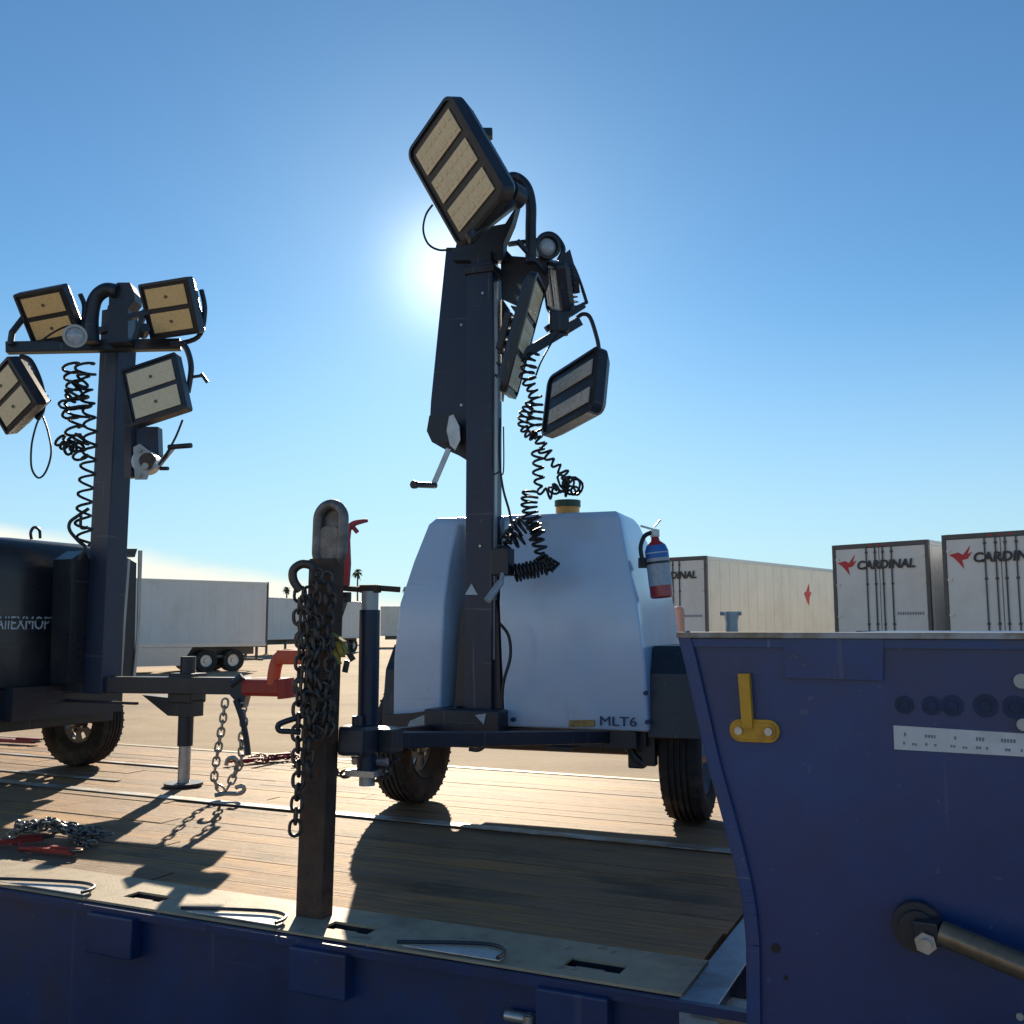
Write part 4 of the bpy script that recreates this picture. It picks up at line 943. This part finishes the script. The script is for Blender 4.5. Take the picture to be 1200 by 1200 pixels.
# wheel arch details on the frame, drawbar
bm = NB(); prism(bm, [onp(BT, x, y, 1, -.46) for x, y in ((97, 807), (104, 803), (116, 803), (116, 815), (108, 814))], b2w(0, .005, 0) - b2w(0, 0, 0)); obj('frame_decal', bm, M['plug_white'], BT)
zt = .625
bt_i = WM[BT.name].inverted()
jp = onz(215, 921); jl = bt_i @ jp
bm = NB(); bar(bm, (-.02, -.40, .60), (jl.x + .03, jl.y - .72, .615), .09, .10, bev=.005); box(bm, (-.42, -.52, .40), (.42, -.44, .60))
bar(bm, (-.02, -.5, .50), (-.02, -1.1, .50), .03, .015); 
obj('drawbar', bm, M['black_metal'], BT, 'local')
bm = NB(); box(bm, (jl.x - .07, jl.y - .09, .50), (jl.x + .07, jl.y + .09, .68), None, .008)
prism(bm, [(jl.x - .05, jl.y - .09, .52), (jl.x - .05, jl.y + .32, .54), (jl.x - .05, jl.y + .10, .42), (jl.x - .05, jl.y - .09, .42)], (.10, 0, 0))
obj('jack_bracket', bm, M['black_metal'], BT, 'local')
bm = NB(); tube(bm, [(jl.x, jl.y, .24), (jl.x, jl.y, .78)], .046, 16); j2 = obj('jack', bm, M['black_metal'], BT, 'local', smooth=True)
bm = NB(); tube(bm, [(jl.x, jl.y, .02), (jl.x, jl.y, .24)], .036, 16); obj('jack_leg', bm, M['steel'], j2, 'local', smooth=True)
bm = NB(); tube(bm, [(jl.x, jl.y, .006), (jl.x, jl.y, .022)], .115, 24); obj('jack_foot', bm, M['black_metal'], j2, 'local')
# coupler: clamp, red housing, orange lever
cp = WM[BT.name].inverted() @ W(262, 808, 5.75)
cdep = 5.62
bm = NB(); bar(bm, W(278, 805, 5.68), W(336, 806, 5.50), .095, .095, bev=.02); tube(bm, [W(334, 795, 5.5), W(336, 818, 5.5)], .05, 14); cpl = obj('coupler', bm, M['red'], BT)
bm = NB(); prism(bm, [W(x, y, 5.6) for x, y in ((267, 812), (275, 798), (286, 794), (292, 800), (284, 830), (276, 822))], (0, .12, 0)); tube(bm, [W(270, 803, 5.6), W(284, 792, 5.6)], .02, 8); obj('clamp', bm, M['black_metal'], cpl)
bm = NB(); tube(bm, smooth_path([W(x, y, 5.52) for x, y in ((320, 802), (322, 785), (326, 773), (334, 768), (358, 769))], 6), .036, 12); box(bm, (-.09, -.04, -.04), (.09, .04, .04), Matrix.Translation(W(344, 770, 5.5)), .012); obj('pintle_lever', bm, M['orange'], cpl, smooth=True)
bm = NB(); chain(bm, [W(x, y, 5.65) for x, y in ((264, 820), (261, 845), (257, 870), (253, 895), (251, 915), (258, 925), (266, 928))], .055, .036, .0065)
chain(bm, [W(x, y, 5.60) for x, y in ((284, 825), (286, 845), (283, 870), (283, 890), (276, 905), (266, 925), (259, 930))], .055, .036, .0065)
tube(bm, smooth_path([W(x, y, 5.62) for x, y in ((265, 897), (267, 890), (274, 888), (279, 894), (276, 903))], 5), .012, 8)
tube(bm, smooth_path([W(x, y, 5.60) for x, y in ((252, 932), (265, 930), (280, 930), (286, 926), (284, 921), (276, 923))], 5), .012, 8)
obj('safety_chain', bm, M['chain_bright'], BT, smooth=True)
bm = NB(); tube(bm, smooth_path([W(x, y, 5.58) for x, y in ((276, 820), (283, 840), (288, 862), (291, 885))], 5), .017, 8); obj('brake_cable', bm, M['black_metal'], BT, smooth=True)

# ================================================================ stake post with chains
pb = onz(368, 1074); PD = pb.y
PT = W(383, 655, PD)
SP = thing('stake_post', pb, R(-25), 'rusty brown stake post standing in the near rail pocket of the deck', 'post')
bm = NB(); axp = (PT - pb).normalized()
base = pb - axp * .10
bar(bm, base, PT, .066, .105, UDIR, .006); post = obj('post', bm, M['rust'], SP)
bm = NB()
cx = W(387, 627, PD); up_ = axp; sd_ = UDIR
pp = []
for x, y in rrect(.105, .215, .052, 8): pp.append(cx + sd_ * x + up_ * y)
tube(bm, pp, .019, 10, closed=True)
for x, y in rrect(.06, .16, .029, 6): pass
prism(bm, [cx + sd_ * x + up_ * (y - .045) - VDIR * .008 for x, y in rrect(.075, .15, .02, 4)], VDIR * .02)
prism(bm, [cx + sd_ * x + up_ * y + VDIR * .013 for x, y in rrect(.085, .20, .035, 4)], VDIR * .008)
obj('post_loop', bm, mat('worn_grey_steel', (.20, .19, .185), .5, metal=.5, var=.4, scale=25, dirt=(.09, .06, .05), dirt_amt=.6, dscale=15), SP, smooth=True)
PFd = PD - .085
CH = thing('chain', W(365, 700, PFd), 0, 'dark rusty chain draped in strands down the stake post', 'chain')
bm = NB()
chain(bm, [W(x, y, PFd) for x, y in ((352, 690), (350, 720), (353, 750), (352, 790), (350, 830), (349, 870), (350, 910), (347, 950), (345, 985))], .052, .036, .0062)
chain(bm, [W(x, y, PFd - .02) for x, y in ((372, 668), (369, 700), (372, 735), (368, 770), (370, 800), (366, 835), (372, 865), (380, 840), (384, 800))], .052, .036, .0062)
chain(bm, [W(x, y, PFd - .03) for x, y in ((362, 690), (358, 730), (361, 770), (358, 815), (362, 850), (360, 885), (364, 910))], .052, .036, .0062)
chain(bm, [W(x, y, PFd - .005) for x, y in ((382, 672), (388, 705), (383, 740), (388, 775), (383, 812), (388, 845), (378, 868))], .050, .034, .0062)
chain(bm, [W(x, y, PFd - .035) for x, y in ((356, 700), (366, 728), (374, 760), (364, 790), (376, 822), (366, 850))], .050, .034, .0062)
chain(bm, [W(x, y, PFd - .02) for x, y in ((350, 800), (364, 812), (378, 806), (391, 796))], .05, .034, .0062)
chain(bm, [W(x, y, PFd - .01) for x, y in ((352, 745), (365, 756), (380, 752), (392, 742))], .05, .034, .0062)
obj('links', bm, M['chain'], CH, smooth=True)
bm = NB()
tube(bm, smooth_path([W(x, y, PFd) for x, y in ((352, 692), (344, 680), (344, 668), (354, 661), (366, 664), (370, 676))], 6), .015, 10); obj('chain_hook', bm, M['chain'], CH, smooth=True)
bm = NB()
tube(bm, smooth_path([W(x, y, PFd) for x, y in ((356, 838), (345, 842), (333, 846), (326, 850), (328, 856), (340, 857), (352, 858))], 6), .010, 10); obj('grab_hook', bm, M['black_metal'], CH, smooth=True)
LB = thing('load_binder', W(407, 695, PD), 0, 'faded red lever load binder standing upright behind the stake post', 'load binder', 'red load binders and chain on the deck')
bm = NB(); bd_ = PD + .06
prism(bm, [W(x, y, bd_) for x, y in ((398, 616), (411, 613), (409, 632), (410, 660), (408, 690), (399, 692), (400, 650))], (0, .03, 0)); obj('lever_bar', bm, M['pink'], LB)
bm = NB(); tube(bm, smooth_path([W(x, y, bd_ + .015) for x, y in ((406, 622), (414, 614), (424, 611), (431, 610))], 5), .014, 8, r2=.006); tube(bm, [W(414, 618, bd_ + .015), W(419, 624, bd_ + .015)], .008, 8); obj('lever_handle', bm, M['pink'], LB, smooth=True)
bm = NB(); box(bm, (-.02, -.015, -.02), (.018, .015, .015), Matrix.Translation(W(405, 699, bd_))); bar(bm, W(405, 699, bd_), W(390, 740, PD), .02, .02); obj('binder_foot', bm, M['black_metal'], LB)
YS = thing('ratchet_strap', W(398, 765, PD - .06), 0, 'short yellow webbing strap with black tags tied round the post', 'strap')
bm = NB()
for (x0, y0, x1, y1) in ((388, 755, 398, 778), (394, 752, 402, 770), (400, 750, 408, 766), (390, 742, 404, 752)):
    bar(bm, W(x0, y0, PD - .06), W(x1, y1, PD - .08), .022, .003)
objs('webbing', bm, mat('olive_yellow_webbing', (.30, .26, .06), .8, var=.3, scale=40), YS)
bm = NB(); bar(bm, W(407, 762, PD - .07), W(414, 774, PD - .07), .02, .006, VDIR); bar(bm, W(407, 774, PD - .07), W(404, 788, PD - .07), .02, .006, VDIR); objs('tag', bm, M['black_metal'], YS)

# ================================================================ binders and chains lying on the deck
def binder(name, px, py, ang, sc, label, group=None):
    p = onz(px, py); t = thing(name, p, ang, label, 'load binder', group)
    bm = NB(); prism(bm, [(x * sc, y * sc, .012) for x, y in ((-.20, -.02), (-.05, -.035), (.12, -.03), (.26, -.012), (.27, .012), (.10, .02), (-.05, .03), (-.2, .02))], (0, 0, .035 * sc))
    bar(bm, (.0, .01, .06 * sc), (.30 * sc, .06 * sc, .05 * sc), .04 * sc, .03 * sc); obj('lever', bm, M['red'], t, 'local')
    bm = NB(); tube(bm, [(-.34 * sc, 0, .03 * sc), (-.05 * sc, .0, .035 * sc)], .022 * sc, 10); tube(bm, smooth_path([(-.34 * sc, 0, .03), (-.40 * sc, .03 * sc, .03), (-.42 * sc, -.01, .03), (-.39 * sc, -.05 * sc, .03)], 5), .013 * sc, 8); obj('barrel', bm, M['red'], t, 'local', smooth=True)
    bm = NB(); tube(bm, smooth_path([(.24 * sc, 0, .03), (.31 * sc, .035 * sc, .03), (.34 * sc, 0, .03), (.31 * sc, -.04 * sc, .03), (.27 * sc, -.04 * sc, .03)], 5), .011 * sc, 8); obj('hook', bm, M['chain'], t, 'local', smooth=True)
    return t
G = 'red load binders and chain on the deck'
binder('load_binder', 58, 1002, R(-22), .50, 'red load binder lying under the chain pile at the near deck edge', G)
binder('load_binder', 8, 992, R(25), .55, 'red load binder half out of frame left of the chain pile', G)
binder('load_binder', 18, 872, R(-20), .75, 'red load binder lying left of the black tower wheel', G)
binder('load_binder', 312, 893, R(40), .70, 'dark red load binder lying between hanging chains and post', G)
CP = thing('chain', onz(50, 990), 0, 'tangled heap of dull steel chain over red binders on the deck', 'chain')
bm = NB(); base = onz(45, 990)
for s in range(4):
    pts = []
    for k in range(6):
        pts.append(base + Vector((-.12 + .085 * k + random.uniform(-.03, .03), random.uniform(-.09, .10), .03 + .05 * math.exp(-((k - 1.6) / 1.8) ** 2) + random.uniform(0, .03))))
    chain(bm, pts, .044, .031, .0062)
chain(bm, [onz(60, 978) + ZD * .015, onz(75, 972) + ZD * .012, onz(90, 972) + ZD * .01, onz(88, 985) + ZD * .01, onz(104, 992) + ZD * .01, onz(118, 990) + ZD * .01], .048, .033, .006)
obj('links', bm, M['chain_pile'], CP, smooth=True)
RC = thing('chain', onz(310, 893), 0, 'dark chain with red paint lying on deck behind the post', 'chain')
bm = NB()
chain(bm, [onz(290, 893) + ZD * .012, onz(305, 888) + ZD * .012, onz(325, 889) + ZD * .012, onz(348, 884) + ZD * .012], .05, .034, .006)
chain(bm, [onz(300, 898) + ZD * .03, onz(325, 893) + ZD * .035, onz(350, 892) + ZD * .02, onz(345, 900) + ZD * .012], .05, .034, .006)
obj('links', bm, mat('red_chain_paint', (.20, .03, .03), .5, metal=.3, var=.5, scale=25), RC, smooth=True)
# loose tie ring and D bar on the far strip
JS = thing('jack_stand', onz(857, 930), R(-25), 'pale grey jack post with T handle seen above the blue plate', 'jack stand')
jw = JS.location.copy(); jd = 5.4; jt = W(857, 719, jd); jb = Vector((jt.x, jt.y, DECK + .0)); JS.location = jb; WM[JS.name] = Matrix.Translation(jb) @ Matrix.Rotation(R(-25), 4, 'Z')
H_ = jt.z - DECK
bm = NB(); tube(bm, [(0, 0, .02), (0, 0, H_ - .01)], .034, 16); obj('tube', bm, M['plug_white'], JS, 'local', smooth=True)
bm = NB(); tube(bm, [(-.06, 0, H_), (.055, 0, H_)], .011, 8); tube(bm, [(0, 0, H_ - .03), (0, 0, H_ + .008)], .04, 14); obj('handle', bm, M['plug_white'], JS, 'local', smooth=True)
bm = NB(); tube(bm, [(0, 0, .003), (0, 0, .02)], .09, 20); obj('foot', bm, M['black_metal'], JS, 'local')

# ================================================================ parked box trailers
GT = 'white box trailers parked across the lot'
TW, TL, TH, TB = 2.5, 14.6, 4.1, 1.15
def box_trailer(loc, rz, label, side_mat, logo=True, skirt=False, side_logo=False, ribs=True, grad=None):
    t = thing('box_trailer', loc, rz, label, 'trailer', GT)
    hw = TW / 2
    bm = NB(); box(bm, (-hw, .06, TB), (hw, TL, TH - .02), None, .03)
    if ribs:
        n = 24
        for k in range(n + 1):
            y = .2 + (TL - .4) * k / n
            for s in (-1, 1): box(bm, (s * hw - .006, y - .010, TB + .15), (s * hw + .006, y + .010, TH - .12))
    obj('body', bm, side_mat, t, 'local')
    bm = NB()
    for s in (-1, 1):
        box(bm, (s * hw - .02, .05, TH - .11), (s * hw + .02, TL, TH), None, .004); box(bm, (s * hw - .02, .05, TB - .03), (s * hw + .02, TL, TB + .13), None, .004)
    obj('rail', bm, M['tr_alu'], t, 'local')
    bm = NB()
    for s in (-1, 1): box(bm, (s * (hw - .03) - .045, -.03, TB - .05), (s * (hw - .03) + .045, .055, TH + .01), None, .006)
    box(bm, (-hw + .05, -.03, TH - .10), (hw - .05, .055, TH + .012), None, .006); box(bm, (-hw + .05, -.03, TB - .08), (hw - .05, .055, TB + .02))
    obj('rear_frame', bm, M['tr_frame'], t, 'local')
    bm = NB()
    for x in (-.2, 0, .2): box(bm, (x - .04, -.045, TH - .065), (x + .04, -.0305, TH - .035))
    for x in (-1.0, 1.0): box(bm, (x - .09, -.045, TB - .07), (x + .09, -.0305, TB - .02))
    objs('marker_light', bm, M['logo_red'], t, 'local')
    for s in (-1, 1):
        bm = NB(); x0, x1 = (.012, hw - .08) if s > 0 else (-hw + .08, -.012)
        box(bm, (x0, -.012, TB + .03), (x1, .05, TH - .11), None, .006); dr = obj('door', bm, M['tr_white'], t, 'local')
        for xx in (s * .10, s * .33):
            bm = NB(); tube(bm, [(xx, -.035, TB + .0), (xx, -.035, TH - .08)], .018, 6)
            for z in (TB + .1, TB + .9, TB + 1.9, TH - .25): box(bm, (xx - .035, -.03, z), (xx + .035, -.011, z + .05))
            obj('lock_rod', bm, M['tr_frame'], dr, 'local')
        bm = NB()
        for z in (TB + .3, TB + 1.1, TB + 1.9, TH - .4): box(bm, (s * (hw - .13) - .05, -.035, z), (s * (hw - .13) + .05, -.0125, z + .05))
        objs('hinge', bm, M['tr_alu'], dr, 'local')
    if logo:
        T_ = Matrix.Translation((.16, -.045, TH - .55)) @ Matrix.Rotation(math.pi / 2, 4, 'X')
        obj('name_lettering', text_bm('CARDINAL', .30, T_, .006, sx=1.02, shear=.15, bold=.010), M['logo_black'], t, 'local')
        bm = NB()
        def poly(pts, ox, oz, sc, y): prism(bm, [(ox + px_ * sc, y, oz + pz_ * sc) for px_, pz_ in pts], (0, -.008, 0))
        poly([(-.5, .12), (-.1, .22), (.1, .1), (.42, .5), (.30, .12), (.5, .22), (.28, -.08), (.05, -.12), (.12, -.5), (-.1, -.22), (-.28, -.02)], -.86, TH - .52, .52, -.016)
        obj('bird_emblem', bm, M['logo_red'], t, 'local')
        T2 = Matrix.Translation((.72, -.014, TH - 1.75)) @ Matrix.Rotation(math.pi / 2, 4, 'X')
        bm = NB()
        for k in range(11): box(bm, (.42 + k * .062, -.018, TH - 1.80), (.42 + k * .062 + .04, -.0125, TH - 1.73))
        obj('small_print', bm, M['ink_grey'], t, 'local')
    if side_logo:
        bm = NB(); prism(bm, [(hw + .015, side_logo + a * .7, TH - 1.0 + b * .7) for a, b in ((-.4, .1), (-.1, .2), (.2, .6), (.2, .15), (.45, .2), (.2, -.1), (.1, -.5), (-.15, -.2))], (.006, 0, 0)); obj('side_emblem', bm, M['logo_red'], t, 'local')
    for y in (1.6, 2.9):
        for s in (-1, 1):
            bm = NB(); lathe(bm, [(s * (hw - .55), .3), (s * (hw - .55), .5), (s * (hw - .02), .5), (s * (hw - .02), .3), (s * (hw - .12), .28), (s * (hw - .45), .28)], Matrix.Translation((0, y, .5)), 24); wq = obj('wheel', bm, M['rubber'], t, 'local', smooth=True)
            bm = NB(); lathe(bm, [(s * (hw - .12), .28), (s * (hw - .10), .28), (s * (hw - .18), .14), (s * (hw - .08), .10), (s * (hw - .08), .01)], Matrix.Translation((0, y, .5)), 20, closed=False); obj('hub', bm, M['tr_alu'], wq, 'local', smooth=True)
        bm = NB(); tube(bm, [(-hw + .2, y, .5), (hw - .2, y, .5)], .08, 8); obj('axle', bm, M['tr_frame'], t, 'local')
    bm = NB(); box(bm, (-.55, .3, .75), (-.40, TL - .5, TB - .035)); box(bm, (.40, .3, .75), (.55, TL - .5, TB - .035)); box(bm, (-1.1, .9, .62), (1.1, 3.6, .74)); box(bm, (-1.15, .1, .45), (1.15, .2, .55)); box(bm, (-.6, .1, .55), (-.5, .2, TB)); box(bm, (.5, .1, .55), (.6, .2, TB))
    for s in (-1, 1): box(bm, (s * .8 - .06, 11.3, .05), (s * .8 + .06, 11.45, TB)); box(bm, (s * .8 - .14, 11.25, 0), (s * .8 + .14, 11.5, .05))
    obj('underframe', bm, M['tr_frame'], t, 'local')
    if skirt:
        bm = NB()
        for s in (-1, 1): prism(bm, [(s * (hw - .02), 3.6, TB - .04), (s * (hw - .02), 10.8, TB - .04), (s * (hw - .02), 10.8, .32), (s * (hw - .02), 4.1, .32)], (-s * .02, 0, 0))
        objs('side_skirt', bm, M['tr_alu'], t, 'local')
    return t
def place_rear(cl, ang):      # ang: direction of the rear-left -> rear-right edge
    e = Vector((math.cos(ang), math.sin(ang), 0)); c = Vector((cl[0], cl[1], 0)) + e * TW / 2
    return c, ang
A_ang = R(-47)
c, a = place_rear((8.36, 25.5), A_ang); box_trailer(c, a, 'white box trailer with CARDINAL doors, left of the two rear doors above the blue plate', M['tr_white'])
c, a = place_rear((9.95, 22.6), R(-44)); box_trailer(c, a, 'white box trailer with CARDINAL doors cut by the right edge of the photo', M['tr_white'])
ang = R(-41); e = Vector((math.cos(ang), math.sin(ang), 0)); c = Vector((5.77, 29.1, 0)) - e * TW / 2
box_trailer(c, ang, 'cream sided box trailer seen from its side behind the fire extinguisher', M['tr_cream'], side_logo=6.9)
# far left trailers: rear end to the right
yd = Vector((-.75, -.66, 0)).normalized(); ang = math.atan2(yd.y, yd.x) - math.pi / 2; xd = Vector((math.cos(ang), math.sin(ang), 0))
box_trailer(Vector((-11.5, 46.4, 0)) + xd * TW / 2, ang, 'grey ribbed box trailer with dark tandem wheels right of the black tower', M['tr_white'], logo=False, skirt=True)
yd = (Vector((-17.3, 69, 0)) - Vector((-12.4, 83, 0))).normalized(); ang = math.atan2(yd.y, yd.x) - math.pi / 2; xd = Vector((math.cos(ang), math.sin(ang), 0))
box_trailer(Vector((-12.4, 83, 0)) + xd * TW / 2, ang, 'pale distant box trailer seen behind the stake post', M['tr_white'], logo=False)
yd = Vector((-1, -.15, 0)).normalized(); ang = math.atan2(yd.y, yd.x) - math.pi / 2
box_trailer(Vector((1.0, 103, 0)), ang, 'smallest distant box trailer beside the left edge of the white cabinet', M['tr_cream'], logo=False)

# ================================================================ palms
def palm(px, py, d, crown, label):
    top = W(px, py, d); t = thing('palm_tree', (top.x, top.y, 0), 0, label, 'palm tree', 'distant palm trees')
    bm = NB(); tube(bm, smooth_path([(0, 0, 0), (.1, 0, top.z * .5), (0, 0, top.z)], 5), .26, 8, r2=.16); obj('trunk', bm, M['palm_trunk'], t, 'local', smooth=True)
    bm = NB()
    for k in range(42):
        a = random.uniform(0, 6.283); el = random.uniform(-1.2, 1.2); L_ = crown * random.uniform(.75, 1.1)
        dr = Vector((math.cos(a) * math.cos(el), math.sin(a) * math.cos(el), math.sin(el)))
        p0 = Vector((0, 0, top.z)); p1 = p0 + dr * L_ * .55 + ZD * .05; p2 = p0 + dr * L_ + ZD * (-.35 * L_)
        sd2 = dr.cross(ZD).normalized() if abs(dr.z) < .98 else Vector((1, 0, 0))
        w_ = .17 * crown
        vs = [bm.verts.new(p) for p in (p0, p1 + sd2 * w_, p2, p1 - sd2 * w_)]; mid = bm.verts.new(p1 + ZD * .12)
        for i in range(4): bm.faces.new((vs[i], vs[(i + 1) % 4], mid))
    obj('crown', bm, M['palm_leaf'], t, 'local')
palm(336, 691, 230, 1.25, 'tiny dark palm left of the stake post hook')
palm(419, 671, 230, 1.6, 'tallest dark palm just right of the red lever binder')
palm(476, 691, 230, 1.3, 'small dark palm at the left edge of the white cabinet')
palm(411, 709, 230, 1.3, 'lowest brownish palm between stake post and jack')
